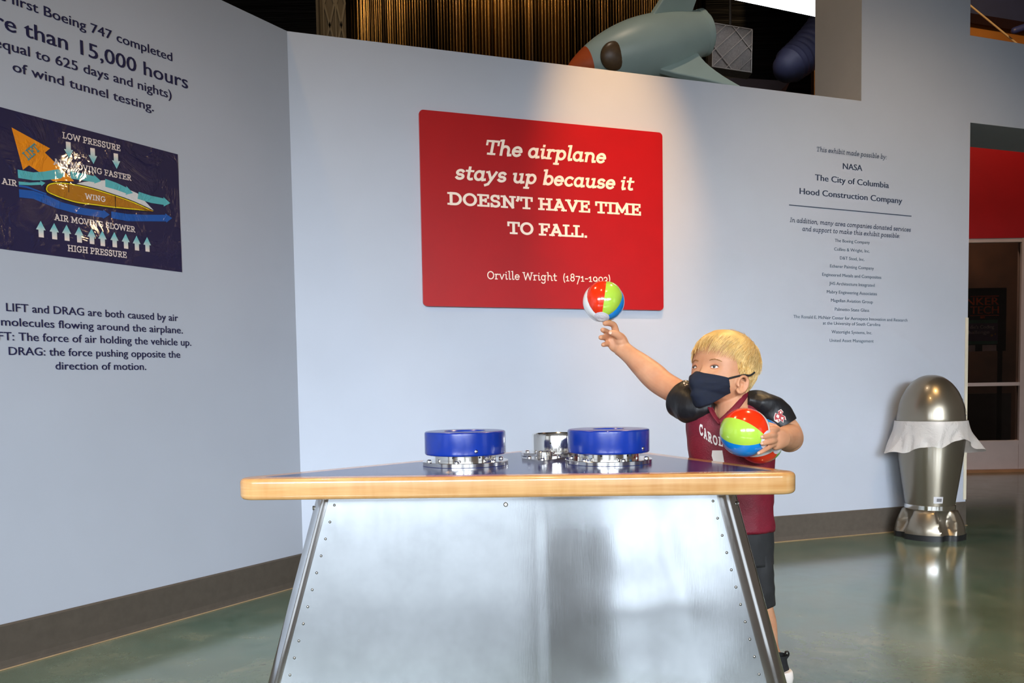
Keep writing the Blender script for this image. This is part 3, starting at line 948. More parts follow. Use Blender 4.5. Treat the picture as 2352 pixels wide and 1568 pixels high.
table = thing('exhibit_table', 'three-cornered exhibit table with blue top, maple edge and riveted aluminium base', 'table')
rc, er = 0.048, 0.012
prof = []
zt, zb = TABLE_Z, TABLE_Z - TABLE_T
for i in range(6):
    a = R(90 * i / 5)
    prof.append((er * (1 - math.sin(a)), zb + er * (1 - math.cos(a))))
for i in range(6):
    a = R(90 * i / 5)
    prof.append((er * (1 - math.cos(a)), zt - er * (1 - math.sin(a))))
bm = bmesh.new()
BORD = 0.052
rings = [tri_ring(TRI, 0.3, 0.006, zb)] + [tri_ring(TRI, d, rc - d, z) for d, z in prof] + [tri_ring(TRI, BORD, 0.006, zt)]
loft(bm, rings, True, False)
obj('tabletop_edge', bm, M_['wood'], table, auto=50)
bm = bmesh.new()
loft(bm, [tri_ring(TRI, BORD, 0.006, zt - 0.004), tri_ring(TRI, BORD, 0.006, zt + 0.0002)], True, True)
obj('laminate_top', bm, M_['laminate'], table)

# riveted base: three leaning sheets between rounded corner columns
TOPT = inset_tri(TRI, (0.095, 0.080, 0.085))
BOTT = inset_tri(TRI, (0.030, -0.040, -0.005))
RP = (0.038, 0.058, 0.05)
ZB0, ZB1 = 0.012, zb
at_, ab_ = round_tri(TOPT, RP, 10), round_tri(BOTT, RP, 10)
zv = lambda p, z: V3((p.x, p.y, z))
PAN = []
BULGE = [(.725, .80, .055, .16, .0022), (.835, .80, .055, .15, .0020), (.625, .54, .045, .10, .0008), (.700, .52, .050, .11, .0020), (.770, .51, .045, .10, .0018),
         (.850, .52, .055, .12, .0022), (.700, .28, .055, .10, .0020), (.785, .28, .055, .10, .0020), (.88, .25, .05, .10, .0016)]
for i, nm in ((0, 'front_panel'), (1, 'side_panel'), (2, 'side_panel')):
    j = (i + 1) % 3
    tl_, tr_ = at_[i][-1], at_[j][0]
    bl_, br_ = ab_[i][-1], ab_[j][0]
    nrm = ((br_ - bl_).cross(V3((0, 0, 1)))).normalized()
    nu, nz = 90, 60
    rows = []
    for b in range(nz + 1):
        g = b / nz
        row = []
        for a in range(nu + 1):
            f = a / nu
            p = zv(bl_.lerp(br_, f), ZB0).lerp(zv(tl_.lerp(tr_, f), ZB1), g)
            e = min(1, 8 * min(f, 1 - f)) * min(1, 6 * min(g, 1 - g) + .15)
            calm = 0.35 if f < 0.55 and i == 0 else 0.8
            dent = calm * (0.0030 * noise.noise(V3((f * 2.1 + i * 7, g * 1.6, 1.5))) + 0.0012 * noise.noise(V3((f * 8.0, g * 4.2, 9.1 + i))) * f)
            if i == 0:                                   # oil-canning of the thin front sheet towards its right end
                for bf, bg, sf, sg, bh in BULGE:
                    dent += 0.8 * bh * math.exp(-((f - bf) / sf) ** 2 - ((g - bg) / sg) ** 2)
            row.append(p + nrm * (0.001 + e * dent))
        rows.append(row)
    bm = bmesh.new()
    loft(bm, rows, closed=False)
    po = obj(nm, bm, M_['alu'], table, smooth=True)
    PAN.append((po, tl_, tr_, bl_, br_, nrm))
# make the sheet faces point outwards
bm = None
rivet_bm = bmesh.new()
dome(rivet_bm, (0, 0, 0), (0, 0, 1), 0.0040, 0.0022, 10, 3)
rv0 = obj('rivet', rivet_bm, M_['steel_dark'], None, smooth=True)
ring_bm = bmesh.new()
lathe(ring_bm, [(0.0062, 0.0), (0.0062, 0.002), (0.0045, 0.0028), (0.0040, 0.0012), (0.0008, 0.0012)], (0, 0, 0), 14)
scr0 = obj('panel_screw', ring_bm, M_['steel_dark'], None, auto=40)
first = {'r': True, 's': True}


def put(src, key, parent, loc, nrm):
    o = src
    if not first[key]:
        o = src.copy()
        COL.objects.link(o)
    first[key] = False
    o.parent = parent
    o.location = loc
    o.rotation_euler = V3((0, 0, 1)).rotation_difference(nrm).to_euler()
    return o


for k, (po, tl_, tr_, bl_, br_, nrm) in enumerate(PAN):
    T0, T1, B0, B1 = zv(tl_, ZB1), zv(tr_, ZB1), zv(bl_, ZB0), zv(br_, ZB0)
    fn = (T1 - T0).cross(B0 - T0).normalized()
    if fn.dot(nrm) < 0: fn = -fn
    for side in (0, 1):
        if k == 1 and side == 1 or k == 2: continue
        for n in range(16):
            g = 1 - (0.040 + n * 0.0690)
            if g < 0.02: continue
            a, b = (B0.lerp(T0, g), B1.lerp(T1, g))
            d = (b - a).normalized()
            p = (a + d * 0.022) if side == 0 else (b - d * 0.016)
            if k == 0 or n % 2 == 0: put(rv0, 'r', po, p + fn * 0.0005, fn)
    if k == 0:
        p = B0.lerp(T0, 0.955).lerp(B1.lerp(T1, 0.955), 0.462)
        put(scr0, 's', po, p + fn * 0.0012, fn)
for i in range(3):
    bm = bmesh.new()
    rows = []
    for g in [0, 0.3, 0.6, 1.0]:
        row = []
        c = (zv(sum(ab_[i], V3((0, 0, 0))) / len(ab_[i]), ZB0)).lerp(zv(sum(at_[i], V3((0, 0, 0))) / len(at_[i]), ZB1), g)
        for a in range(len(at_[i])):
            p = zv(ab_[i][a], ZB0).lerp(zv(at_[i][a], ZB1), g)
            q = p - c
            row.append(p + V3((q.x, q.y, 0)).normalized() * 0.003)
        # a turned-in lip at both sides so that the column reads as folded sheet
        e0, e1 = row[0], row[-1]
        row = [e0 + (row[1] - e0).normalized() * -0.0 + V3((c.x - e0.x, c.y - e0.y, 0)).normalized() * 0.004] + row + \
              [e1 + V3((c.x - e1.x, c.y - e1.y, 0)).normalized() * 0.004]
        rows.append(row)
    loft(bm, rows, closed=False)
    po = obj('corner_column', bm, M_['polished'], table, auto=35)
    if i < 2:
        mid = zv(ab_[i][5], ZB0).lerp(zv(at_[i][5], ZB1), 0.945)
        nn = (zv(at_[i][5], 0) - zv(inset_tri(TRI, 0.3)[i], 0)).normalized()
        if i == 0: nn = (nn + V3((-0.2, -.5, 0))).normalized()
        put(scr0, 's', po, mid + nn * 0.0032, nn)
# plinth that closes the foot
bm = bmesh.new()
loft(bm, [tri_ring(BOTT, 0.004, RP, 0.0), tri_ring(BOTT, 0.004, RP, ZB0 + 0.004)], True, True)
obj('plinth', bm, M_['grey_flange'], table)


def nozzle(cx, cy, kind, hole=0.06, spin=0.0):
    c = V3((cx, cy, TABLE_Z + 0.0002))
    bm = bmesh.new()
    rf, rcol, rin = 0.128, 0.091, 0.070
    if kind == 'bare': rf, rcol, rin = 0.125, 0.0886, 0.080
    hc = 0.072 if kind == 'bare' else 0.05
    pr = [(rin, 0.0), (rf - .001, 0.0), (rf, 0.001), (rf, 0.0115), (rf - 0.0012, 0.0127), (rcol, 0.0127), (rcol, hc - 0.004), (rcol - .0015, hc), (rin + 0.002, hc), (rin, hc - .003), (rin, 0.0)]
    rings = [[V3((r * math.cos(2 * PI * i / 64), r * math.sin(2 * PI * i / 64), z)) + c for i in range(64)] for r, z in pr]
    loft(bm, rings, False, False)
    part = obj('air_nozzle', bm, M_['chrome'], table, auto=30)
    # black disc standing for the dark inside of the blower throat
    bm = bmesh.new()
    lathe(bm, [(rin - .0005, 0.0006), (rin - .0005, 0.0016)], c, 40)
    obj('throat_disc', bm, M_['black_rubber'], part)
    nb = 6
    for i in range(nb):
        a = spin + 2 * PI * i / nb
        p = c + V3((math.cos(a), math.sin(a), 0)) * ((rf + rcol) / 2 + 0.002) + V3((0, 0, 0.0127))
        bm = bmesh.new()
        lathe(bm, [(0.0001, -.0005), (0.0078, -.0005), (0.0078, 0.0020), (0.0066, 0.0050), (0.0036, 0.0064), (0.0034, 0.0034), (0.0005, 0.0034)], p, 20)
        obj('bolt', bm, M_['chrome'], part, auto=35)
    for a in (R(250), R(300)):
        bm = bmesh.new()
        n = V3((math.cos(a), math.sin(a), 0))
        dome(bm, c + n * (rcol - .0008) + V3((0, 0, hc * 0.62 if kind == 'bare' else 0.026)), n, 0.0042, 0.0012, 10, 2)
        obj('set_screw', bm, M_['black_rubber'], part, smooth=True)
    if kind != 'bare':
        rr, z0, z1, e = 0.1205, 0.0315, 0.1005, 0.006
        pr = [(0.093, z0), (rr - e, z0)]
        pr += [(rr - e + e * math.sin(R(18 * k)), z0 + e - e * math.cos(R(18 * k))) for k in range(1, 6)]
        pr += [(rr - e + e * math.cos(R(18 * k)), z1 - e + e * math.sin(R(18 * k))) for k in range(0, 6)]
        pr += [(hole + .003, z1), (hole, z1 - .003), (hole, z1 - 0.03), (0.093, z1 - 0.03), (0.093, z0)]
        bm = bmesh.new()
        loft(bm, [[V3((r * math.cos(2 * PI * i / 72), r * math.sin(2 * PI * i / 72), z)) + c for i in range(72)] for r, z in pr], False, False)
        ro = obj('blue_ring', bm, M_['blue'], part, auto=40)
        a = R(kind)
        n = V3((math.cos(a), math.sin(a), 0))
        bm = bmesh.new()
        dome(bm, c + n * rr + V3((0, 0, 0.046)), n, 0.0058, 0.003, 14, 3)
        so = obj('ring_screw', bm, M_['chrome'], part, smooth=True)
    return part


m = simple('black_rubber', (22, 22, 24), 0.5)
M_['black_rubber'] = m.m
nozzle(-0.140, 2.463, 288, 0.060, R(20))
nozzle(0.285, 2.445, 318, 0.045, R(45))
nozzle(0.155, 2.765, 'bare', 0, R(15))
# little diamond plate with a clamp ring between the three nozzles
bm = bmesh.new()
pl = [V3((0.030, 2.56, TABLE_Z + .0002)), V3((0.090, 2.455, TABLE_Z + .0002)), V3((0.166, 2.57, TABLE_Z + .0002)), V3((0.098, 2.66, TABLE_Z + .0002))]
prism(bm, pl, [p + V3((0, 0, 0.008)) for p in pl])
hub = obj('centre_plate', bm, M_['chrome'], table)
bm = bmesh.new()
lathe(bm, [(0.0001, 0), (0.024, 0), (0.025, 0.001), (0.025, 0.021), (0.0235, 0.0225), (0.017, 0.0225), (0.016, 0.019), (0.0005, 0.019)], (0.098, 2.53, TABLE_Z + .0082), 32)
obj('clamp_ring', bm, M_['chrome'], hub, auto=35)
for dx, dy in ((0.052, 2.555), (0.090, 2.480), (0.145, 2.566)):
    bm = bmesh.new()
    lathe(bm, [(0.0001, 0), (0.0075, 0), (0.0075, 0.003), (0.005, 0.007), (0.0005, 0.0075)], (dx, dy, TABLE_Z + .0082), 16)
    obj('plate_bolt', bm, M_['chrome'], hub, auto=40)

# ================================================================== ROCKET BIN
bin_c = V3((2.552, 5.035, 0))
rb = thing('rocket_bin', 'silver rocket-shaped litter bin standing against the back wall', 'bin')
sil = metal('silver_paint', (150, 144, 132), 0.30)
sm = Mat('silver_paint_gloss', (142, 132, 116), 0.30, 0.85, coat=0.5)
sm.bump(sm.noise(900, 2), 0.05, 0.0004)
sm.set('Coat Roughness', 0.06)
M_['silver'] = sm.m
lift = 0.0
bm = bmesh.new()
S_ = 0.965 / 1.03
pr = catmull([(0.138, 0.205), (0.152, 0.30), (0.170, 0.42), (0.184, 0.53), (0.191, 0.62), (0.192, 0.69), (0.189, 0.712)], 22)
lathe(bm, [(0.001, pr[0][1])] + pr + [(0.18, 0.712), (0.001, 0.71)], bin_c, 56)
obj('barrel', bm, M_['silver'], rb, auto=40)
bm = bmesh.new()
pr = catmull([(0.190, 0.7135), (0.189, 0.735), (0.178, 0.81), (0.152, 0.88), (0.115, 0.935), (0.07, 0.972), (0.03, 0.986), (0.001, 0.988)], 26)
lathe(bm, [(0.182, 0.7135)] + pr, bin_c, 56)
lid = obj('dome_lid', bm, M_['silver'], rb, auto=40)
# flap opening in the lid, seen edge-on at its right
bm = bmesh.new()
op = []
for k in range(25):
    a = 2 * PI * k / 24
    az = R(-14) + 0.52 * math.cos(a) * 0.9
    zz = 0.79 + 0.055 * math.sin(a)
    op.append((az, zz))


def lidr(z):
    for (r0, z0), (r1, z1) in zip(pr, pr[1:]):
        if z0 <= z <= z1: return r0 + (r1 - r0) * (z - z0) / (z1 - z0)
    return 0.1


inner, outer = [], []
for az, zz in op[:-1]:
    r0 = lidr(zz)
    outer.append(bin_c + V3(((r0 + .004) * math.cos(az), (r0 + .004) * math.sin(az), zz)))
    az2, z2 = R(-14) + (az - R(-14)) * .82, 0.79 + (zz - 0.79) * .82
    inner.append(bin_c + V3(((lidr(z2) + .004) * math.cos(az2), (lidr(z2) + .004) * math.sin(az2), z2)))
vo, vi = [bm.verts.new(p) for p in outer], [bm.verts.new(p) for p in inner]
for k in range(24):
    bm.faces.new((vo[k], vo[(k + 1) % 24], vi[(k + 1) % 24], vi[k]))
obj('flap_rim', bm, M_['chrome'], lid, smooth=True)
bm = bmesh.new()
lathe(bm, [(0.001, 0.176), (0.140, 0.176), (0.142, 0.178), (0.142, 0.203), (0.140, 0.2045), (0.001, 0.2045)], bin_c, 48)
obj('chrome_band', bm, M_['chrome'], rb, auto=40)
# scalloped foot with four fins
bm = bmesh.new()
rings = []
fin0 = R(232)
for g in range(15):
    f = g / 14
    z = 0.034 + (0.176 - 0.034) * f
    ring = []
    for i in range(96):
        a = 2 * PI * i / 96
        lobe = abs(math.cos(2 * (a - fin0)))           # 1 on a fin, 0 between fins
        r_fin = 0.196 - 0.046 * f ** 1.6
        r_in = 0.168 - 0.034 * (1 - (1 - f) ** 2) - 0.012 * math.sin(PI * f)
        wgt = max(0, min(1, (lobe - 0.32 * f - 0.18) / 0.28))
        wgt = wgt * wgt * (3 - 2 * wgt)
        r = r_in + (r_fin - r_in) * wgt
        if f > 0.93: r = r * (1 - (f - .93) / .07) + 0.138 * ((f - .93) / .07)
        ring.append(bin_c + V3((r * math.cos(a), r * math.sin(a), z)))
    rings.append(ring)
loft(bm, rings, True, True)
obj('finned_foot', bm, M_['silver'], rb, auto=50)
bm = bmesh.new()
rr0 = [(p - bin_c) for p in rings[0]]
loft(bm, [[bin_c + V3((p.x * 1.015, p.y * 1.015, z)) for p in rr0] for z in (0.0, 0.0335)], True, True)
obj('rubber_foot_rim', bm, M_['black_rubber'], rb, auto=50)
# barcode sticker at the foot of the barrel
stick = Mat('barcode_sticker', (206, 204, 208), 0.5)
bm = bmesh.new()
for az0, az1, z0_, z1_, d, mi in ((-109, -88, 0.222, 0.262, 0.0008, 0), (-102, -91, 0.232, 0.252, 0.0012, 1)):
    n0 = len(bm.faces)
    cols = []
    for k in range(9):
        a = R(az0 + (az1 - az0) * k / 8)
        col = []
        for z in (z0_, z1_):
            r0 = 0.138 + (z - .205) / .095 * .014 + d
            col.append(bin_c + V3((r0 * math.cos(a), r0 * math.sin(a), z)))
        cols.append(col)
    loft(bm, cols, closed=False)
    recolor(bm, mi, n0)
ms = Mat('barcode_print', (120, 118, 124), 0.5)
obj('sticker', bm, [stick.m, ms.m], rb, smooth=True)

# thin plastic liner turned down over the rim
pm = Mat('thin_white_plastic', (236, 230, 226), 0.35)
pm.set('Alpha', 0.80)
pm.set('Transmission Weight', 0.25)
pm.bump(pm.noise(13, 5, 0.7, dist=0.8), 0.55, 0.016)
M_['plastic'] = pm.m
bm = bmesh.new()
rings = []
NS = 120
for g in range(15):
    f = g / 14
    ring = []
    for i in range(NS):
        a = 2 * PI * i / NS
        px_ = math.cos(a)                                # +1 at the right, -1 at the left
        front = max(0, -math.sin(a))
        drop = 0.142 + 0.010 * math.sin(3 * a + 1.0) + 0.050 * max(0, px_) ** 4 + 0.065 * max(0, -px_) ** 4 + 0.025 * noise.noise(V3((3 * math.cos(a), 3 * math.sin(a), 2)))
        drop -= 0.030 * math.exp(-((math.degrees(a) - 285) / 20) ** 2)
        z = 0.7132 + 0.0035 * math.sin(PI * min(1, f * 4)) - drop * f
        fl_ = 0.010 + 0.014 * f + 0.075 * f ** 1.6 * max(0, px_ * math.cos(R(12)) - math.sin(a) * math.sin(R(12))) ** 14 * 1.25 + 0.062 * f ** 1.8 * max(0, -px_) ** 12
        fl_ += f * 0.018 * noise.noise(V3((5.5 * math.cos(a), 5.5 * math.sin(a), f * 1.6))) + f * 0.007 * abs(math.sin(8.5 * a + 3 * f + 2 * noise.noise(V3((2 * math.cos(a), 2 * math.sin(a), f * 2)))))
        fl_ *= 1 - 0.85 * max(0, math.sin(a + 0.33))     # held back where the wall is close
        r = 0.192 + max(0.0025, fl_)
        ring.append(bin_c + V3((r * math.cos(a), r * math.sin(a), z)))
    rings.append(ring)
loft(bm, rings, False, False)
lo_ = obj('bin_liner', bm, M_['plastic'], None, smooth=True)
tag(lo_, 'translucent white plastic bag turned down over the rim of the rocket bin', 'bag')

# ================================================================== BEYOND THE PARTITION
# corrugated metal drum
cm = Mat('bronze_corrugated_metal', (170, 140, 92), 0.20, 1.0)
cn = cm.noise(1.0, 3, 0.5, sc=(9, 9, 0.15))
cm.color(cm.ramp(cn, [(0.36, (44, 36, 28)), (0.52, (120, 98, 64)), (0.62, (150, 122, 80)), (0.70, (110, 104, 112))]))
bm = bmesh.new()
sil_c = V3((0.15, 10.6, 0))
rows = []
NR = 1200
for z in (0.4, 3.2, 6.8):
    row = []
    for i in range(NR + 1):
        a = R(-90) + R(-80 + 160 * i / NR)
        ph = i / NR * 97 * 2 * PI
        r = 2.28 + 0.016 * math.tanh(1.8 * math.sin(ph))
        row.append(sil_c + V3((r * math.cos(a), r * math.sin(a), z)))
    rows.append(row)
loft(bm, rows, closed=False)
tag(obj('corrugated_drum', bm, cm.m, None, smooth=True), 'tall bronze corrugated metal drum rising behind the partition', 'metal drum')
# black ribbed wall and roof far behind
bk = Mat('black_ribbed_cladding', (14, 13, 15), 0.45)
wv = bk.noise(1.0, 3, 0.6, sc=(0.6, 0.6, 16))
bk.color(bk.ramp(wv, [(0.45, (8, 7, 9)), (0.72, (34, 31, 34))]))
bk.bump(wv, 0.4, 0.03)
bm = bmesh.new()
box(bm, (-9, 10.8, 0), (12, 11.0, 8.0))
tag(obj('wall_far', bm, bk.m), kind='structure')
bm = bmesh.new()
box(bm, (-9, -4, 7.6), (12, 11, 7.8))
tag(obj('ceiling', bm, simple('dark_ceiling', (20, 20, 24), 0.8).m), kind='structure')
# latticed steel column left of the drum
lm = simple('taupe_steel', (112, 104, 92), 0.5)
lm2 = simple('pale_lattice', (140, 132, 118), 0.5)
col = thing('lattice_column', 'grey latticed steel column left of the corrugated drum', 'column')
cc0, cc1 = at(726, 40, 7.2), at(790, 40, 7.2)
xw = cc1.x - cc0.x
bm = bmesh.new()
box(bm, (cc0.x, 7.2, 0.0), (cc0.x + 0.02, 7.36, 6.8))
box(bm, (cc0.x + 0.02, 7.27, 0.0), (cc0.x + xw * 0.63, 7.30, 6.8))
box(bm, (cc0.x + xw * 0.68, 7.27, 0.0), (cc1.x, 7.30, 6.8))
obj('column_web', bm, lm.m, col)
bm = bmesh.new()
for x0, x1 in ((cc0.x + xw * .25, cc0.x + xw * .62), (cc0.x + xw * .69, cc1.x)):
    for k in range(18):
        z = 0.3 + 0.36 * k
        for s in (1, -1):
            a_, b_ = V3((x0, 7.266, z if s > 0 else z + .36)), V3((x1, 7.266, z + .36 if s > 0 else z))
            d = (b_ - a_).normalized()
            n = V3((-d.z, 0, d.x)) * 0.008
            prism(bm, [a_ - n, b_ - n, b_ + n, a_ + n], [q_ + V3((0, -0.01, 0)) for q_ in (a_ - n, b_ - n, b_ + n, a_ + n)])
    box(bm, (x0 - .012, 7.25, 0.2), (x0, 7.27, 6.8))
obj('lattice_bracing', bm, lm2.m, col)

# model rocket hung above the partition
rk = thing('rocket_model', 'pale teal toy-like rocket with an orange nose hanging above the red sign', 'rocket')
rm = simple('rocket_teal', (176, 196, 190), 0.38, var=0.03, scale=3).m
ro_ = simple('rocket_orange', (206, 92, 44), 0.4, var=0.04).m
rg = simple('rocket_port', (96, 74, 50), 0.35, var=0.1, scale=30).m
RD = 5.75
nose, tail = at(1296, 166, RD - 0.1), at(1625, 72, RD + 0.05)
ax = (tail - nose)
RLEN = ax.length
ax.normalize()
Qr = V3((0, 0, 1)).rotation_difference(ax).to_matrix()
prw = catmull([(0.001, 0), (0.055, 0.06), (0.105, 0.14), (0.155, 0.25), (0.192, 0.38), (0.210, 0.52), (0.208, 0.66), (0.190, 0.80), (0.160, 0.93), (0.146, 1.0)], 40)
prw = [(r, z * RLEN * 0.955) for r, z in prw]
k0 = next(i for i, p in enumerate(prw) if p[1] > 0.16 * RLEN)
bm = bmesh.new()
lathe(bm, prw[k0:] + [(0.02, prw[-1][1])], nose, 56, Qr)
body = obj('rocket_hull', bm, rm, rk, auto=40)
bm = bmesh.new()
lathe(bm, prw[:k0 + 1] + [(0.02, prw[k0][1])], nose, 56, Qr)
obj('nose_cone', bm, ro_, rk, auto=40)
bm = bmesh.new()
L0 = RLEN * 0.955
lathe(bm, [(0.142, L0 - .02), (0.152, L0 - .005), (0.152, L0 + 0.022), (0.138, L0 + 0.024), (0.122, L0 + .024), (0.120, L0 + 0.050), (0.100, L0 + .052), (0.09, L0 + .02), (0.01, L0 + .02)], nose, 48, Qr)
obj('engine_ring', bm, rm, rk, auto=30)
# round port facing the room
pc = at(1416, 126, RD - 0.25)
zloc = (pc - nose).dot(ax)
rl = next(r for r, z in prw if z >= zloc)
foot = nose + ax * zloc
side = (at(1416, 126, RD - 0.25) - foot).normalized()
toward = (EYE - foot)
toward = (toward - ax * toward.dot(ax)).normalized()
upv = toward.cross(ax)
if upv.z < 0: upv = -upv
hgt = max(-rl * .8, min(rl * .8, (pc - foot).dot(upv)))
pn = (toward * math.sqrt(max(0.0001, rl * rl - hgt * hgt)) + upv * hgt).normalized()
bm = bmesh.new()
dome(bm, foot + pn * (rl - 0.026), (pn + toward * .5).normalized(), 0.092, 0.040, 36, 6)
obj('port_hole', bm, rg, rk, smooth=True)


def fin(name, pts, thick):
    """swept fin: outline in (along axis, outwards) drawn in the plane of a side direction"""
    d, outline = pts
    n = d.cross(ax).normalized()
    bm = bmesh.new()
    P = [nose + ax * a + d * b for a, b in outline]
    prism(bm, [p + n * thick for p in P], [p - n * thick for p in P])
    o = obj(name, bm, rm, rk)
    md = o.modifiers.new('b', 'BEVEL')
    md.width = 0.010
    md.segments = 3
    return o


u_dir = (upv * 0.96 + toward * 0.25).normalized()
fo = [tuple(p) for p in catmull([(0.62, 0.17), (0.76, 0.30), (0.93, 0.48), (1.16, 0.70)], 10)] + [(1.30, 0.72)] + [tuple(p) for p in catmull([(1.24, 0.60), (1.10, 0.40), (0.98, 0.22), (0.93, 0.12)], 10)]
fin('tail_fin', (u_dir, [(a * RLEN / 1.06, b) for a, b in fo]), 0.028)
d_dir = (-upv * 0.75 + toward * 0.66).normalized()
fo2 = [tuple(p) for p in catmull([(0.55, 0.16), (0.68, 0.27), (0.84, 0.38), (1.02, 0.52)], 10)] + [tuple(p) for p in catmull([(1.06, 0.53), (0.98, 0.40), (0.92, 0.26), (0.90, 0.12)], 10)]
fin('tail_fin', (d_dir, [(a * RLEN / 1.06, b) for a, b in fo2]), 0.024)
d2 = (-upv * 0.7 - toward * 0.7).normalized()
fin('tail_fin', (d2, [(a * RLEN / 1.06, b) for a, b in fo2]), 0.024)

# fluorescent lamp
lamp = thing('fluorescent_lamp', 'bright white fluorescent ceiling lamp beside the raised end of the wall', 'lamp')
em = Mat('lamp_tube', (255, 255, 255), 0.4)
em.set('Emission Color', (0.9, 0.96, 1.0, 1))
em.set('Emission Strength', 9.0)
A0, A1 = at(1690, -42, 6.4), at(1930, 8, 6.4)
bm = bmesh.new()
for dz in (0.0, 0.085):
    sweep(bm, [A0 + V3((0, dz, -dz * .75)), A1 + V3((0, dz, -dz * .75))], [0.024, 0.024], 14)
obj('tube', bm, em.m, lamp, smooth=True)
bm = bmesh.new()
dd = (A1 - A0)
nn = V3((0, 1, 0))
qa = [A0 + V3((0, -0.10, 0.05)), A0 + V3((0, 0.19, -0.02)), A0 + V3((0, 0.19, 0.16)), A0 + V3((0, -0.10, 0.16))]
prism(bm, qa, [p + dd for p in qa])
obj('lamp_housing', bm, simple('white_enamel', (225, 228, 232), 0.4).m, lamp)

# square grille, duct and ledge
gp = thing('speaker_grille', 'square grey wire-fronted speaker beside the tail of the rocket', 'speaker')
c0 = [at(*p) for p in ((1637, 54, 7.0), (1727, 69, 7.1), (1727, 168, 7.1), (1635, 154, 7.0))]
bm = bmesh.new()
prism(bm, c0, [p + V3((0, 0.14, 0)) for p in c0])
obj('speaker_box', bm, simple('grille_cloth', (104, 98, 96), 0.8, var=0.1, scale=80).m, gp)
bm = bmesh.new()
gu, gv = c0[1] - c0[0], c0[3] - c0[0]
gpt = lambda a, b: c0[0] + gu * a + gv * b + V3((0, -0.012, 0))


def wire(a, b):
    sweep(bm, [gpt(*a), gpt(*b)], [0.004, 0.004], 6, caps=False)


for a, b in (((0, 0), (1, 0)), ((1, 0), (1, 1)), ((1, 1), (0, 1)), ((0, 1), (0, 0))): wire(a, b)
for k in (0.33, 0.66, 1.0): wire((0, k), (k, 0)); wire((k, 1), (1, k)) if k < 1 else None
for k in (0.5,): wire((0, k), (1 - k, 1)); wire((k, 0), (1, 1 - k))
bm2_ = bmesh.new()
sweep(bm2_, [c0[0].lerp(c0[1], .5) + V3((0, .07, -.02)), V3((c0[0].lerp(c0[1], .5).x, c0[0].y + .07, 7.6))], [.012, .012], 8)
obj('hanger_rod', bm2_, M_['black_rubber'], gp)
obj('grille_wire', bm, simple('grille_wire', (140, 132, 128), 0.4).m, gp)
dm = simple('duct_blue', (52, 54, 84), 0.6, var=0.1)
dm.bump(dm.noise(60, 2), 0.2, 0.004)
bm = bmesh.new()
path = catmull([at(1955, -10, 7.4), at(1925, 30, 7.35), at(1888, 78, 7.3), at(1848, 122, 7.25), at(1812, 152, 7.2)], 46)
sweep(bm, path, [0.19 + 0.010 * math.sin(i * 2.2) - 0.045 * (i / 45) for i in range(46)], 28)
tag(obj('flexible_duct', bm, dm.m, None, smooth=True), 'dark blue flexible air duct hanging beside the raised wall', 'duct')
bm = bmesh.new()
l0 = [at(1500, 168, 7.9), at(1815, 186, 7.9), at(1785, 216, 7.9), at(1470, 200, 7.9)]
prism(bm, l0, [p + V3((0, 0.5, -0.2)) for p in l0])
tag(obj('steel_beam', bm, simple('dark_ledge', (62, 54, 66), 0.6).m), 'dark grey steel beam below the square speaker', 'beam')

# ------------------------------------------------------------------ shop front seen through the doorway
YS = 8.6
xs = lambda px: at(px, 700, YS).x
zs = lambda py: at(2290, py, YS).z
wm = simple('white_frame_paint', (206, 184, 176), 0.45, var=0.02)
glass = Mat('dark_glass', (30, 28, 30), 0.05)
glass.set('Transmission Weight', 1.0)
glass.set('IOR', 1.3)
glass.set('Base Color', lin((150, 140, 140)))
x0, x1 = xs(2120), xs(2345)
bm = bmesh.new()
zz0, zz1, zz2, zz3, zz4 = 0.0, zs(1016), zs(886), zs(558), zs(546)
box(bm, (x0, YS, zs(1016) - 0.02), (x1 + 0.9, YS + 0.06, zs(1016) + 0.02))
box(bm, (x0, YS, zs(886)), (x1 + 0.9, YS + 0.06, zs(878)))
box(bm, (x0, YS, zs(556)), (x1 + 0.9, YS + 0.06, zs(547)))
box(bm, (x1, YS - 0.004, 0.0), (x1 + 0.06, YS + 0.07, zs(547)))
box(bm, (x0, YS, 0.0), (x0 + 0.06, YS + 0.06, zs(547)))
box(bm, (x0, YS + 0.004, 0.0), (x1 + .9, YS + 0.056, zs(1016) - 0.02))
wf = tag(obj('window_1', bm, wm.m), kind='structure')
bm = bmesh.new()
box(bm, (x0 + .06, YS + 0.025, zs(1010)), (x1, YS + 0.031, zs(557)))
obj('pane', bm, glass.m, wf)
bm = bmesh.new()
box(bm, (x0 - 0.25, YS - 0.01, zs(547)), (x1 + 2.0, YS + 0.12, 4.1))
tag(obj('wall_shop_front', bm, simple('red_fascia', (176, 6, 16), 0.45, var=0.02).m), kind='structure')
bm = bmesh.new()
box(bm, (x0 - 0.25, YS + 1.6, 0), (x1 + 2.0, YS + 1.7, 4.1))
tag(obj('wall_shop_back', bm, simple('brown_shop_wall', (84, 60, 44), 0.7, var=0.25, scale=2.2).m), kind='structure')
bm = bmesh.new()
box(bm, (x0 - 1.6, YS - 0.06, 0.0005), (x1 + 1.4, YS - 0.002, 0.03))
tag(obj('trim_4', bm, simple('wood_threshold', (170, 116, 76), 0.5).m), kind='structure')
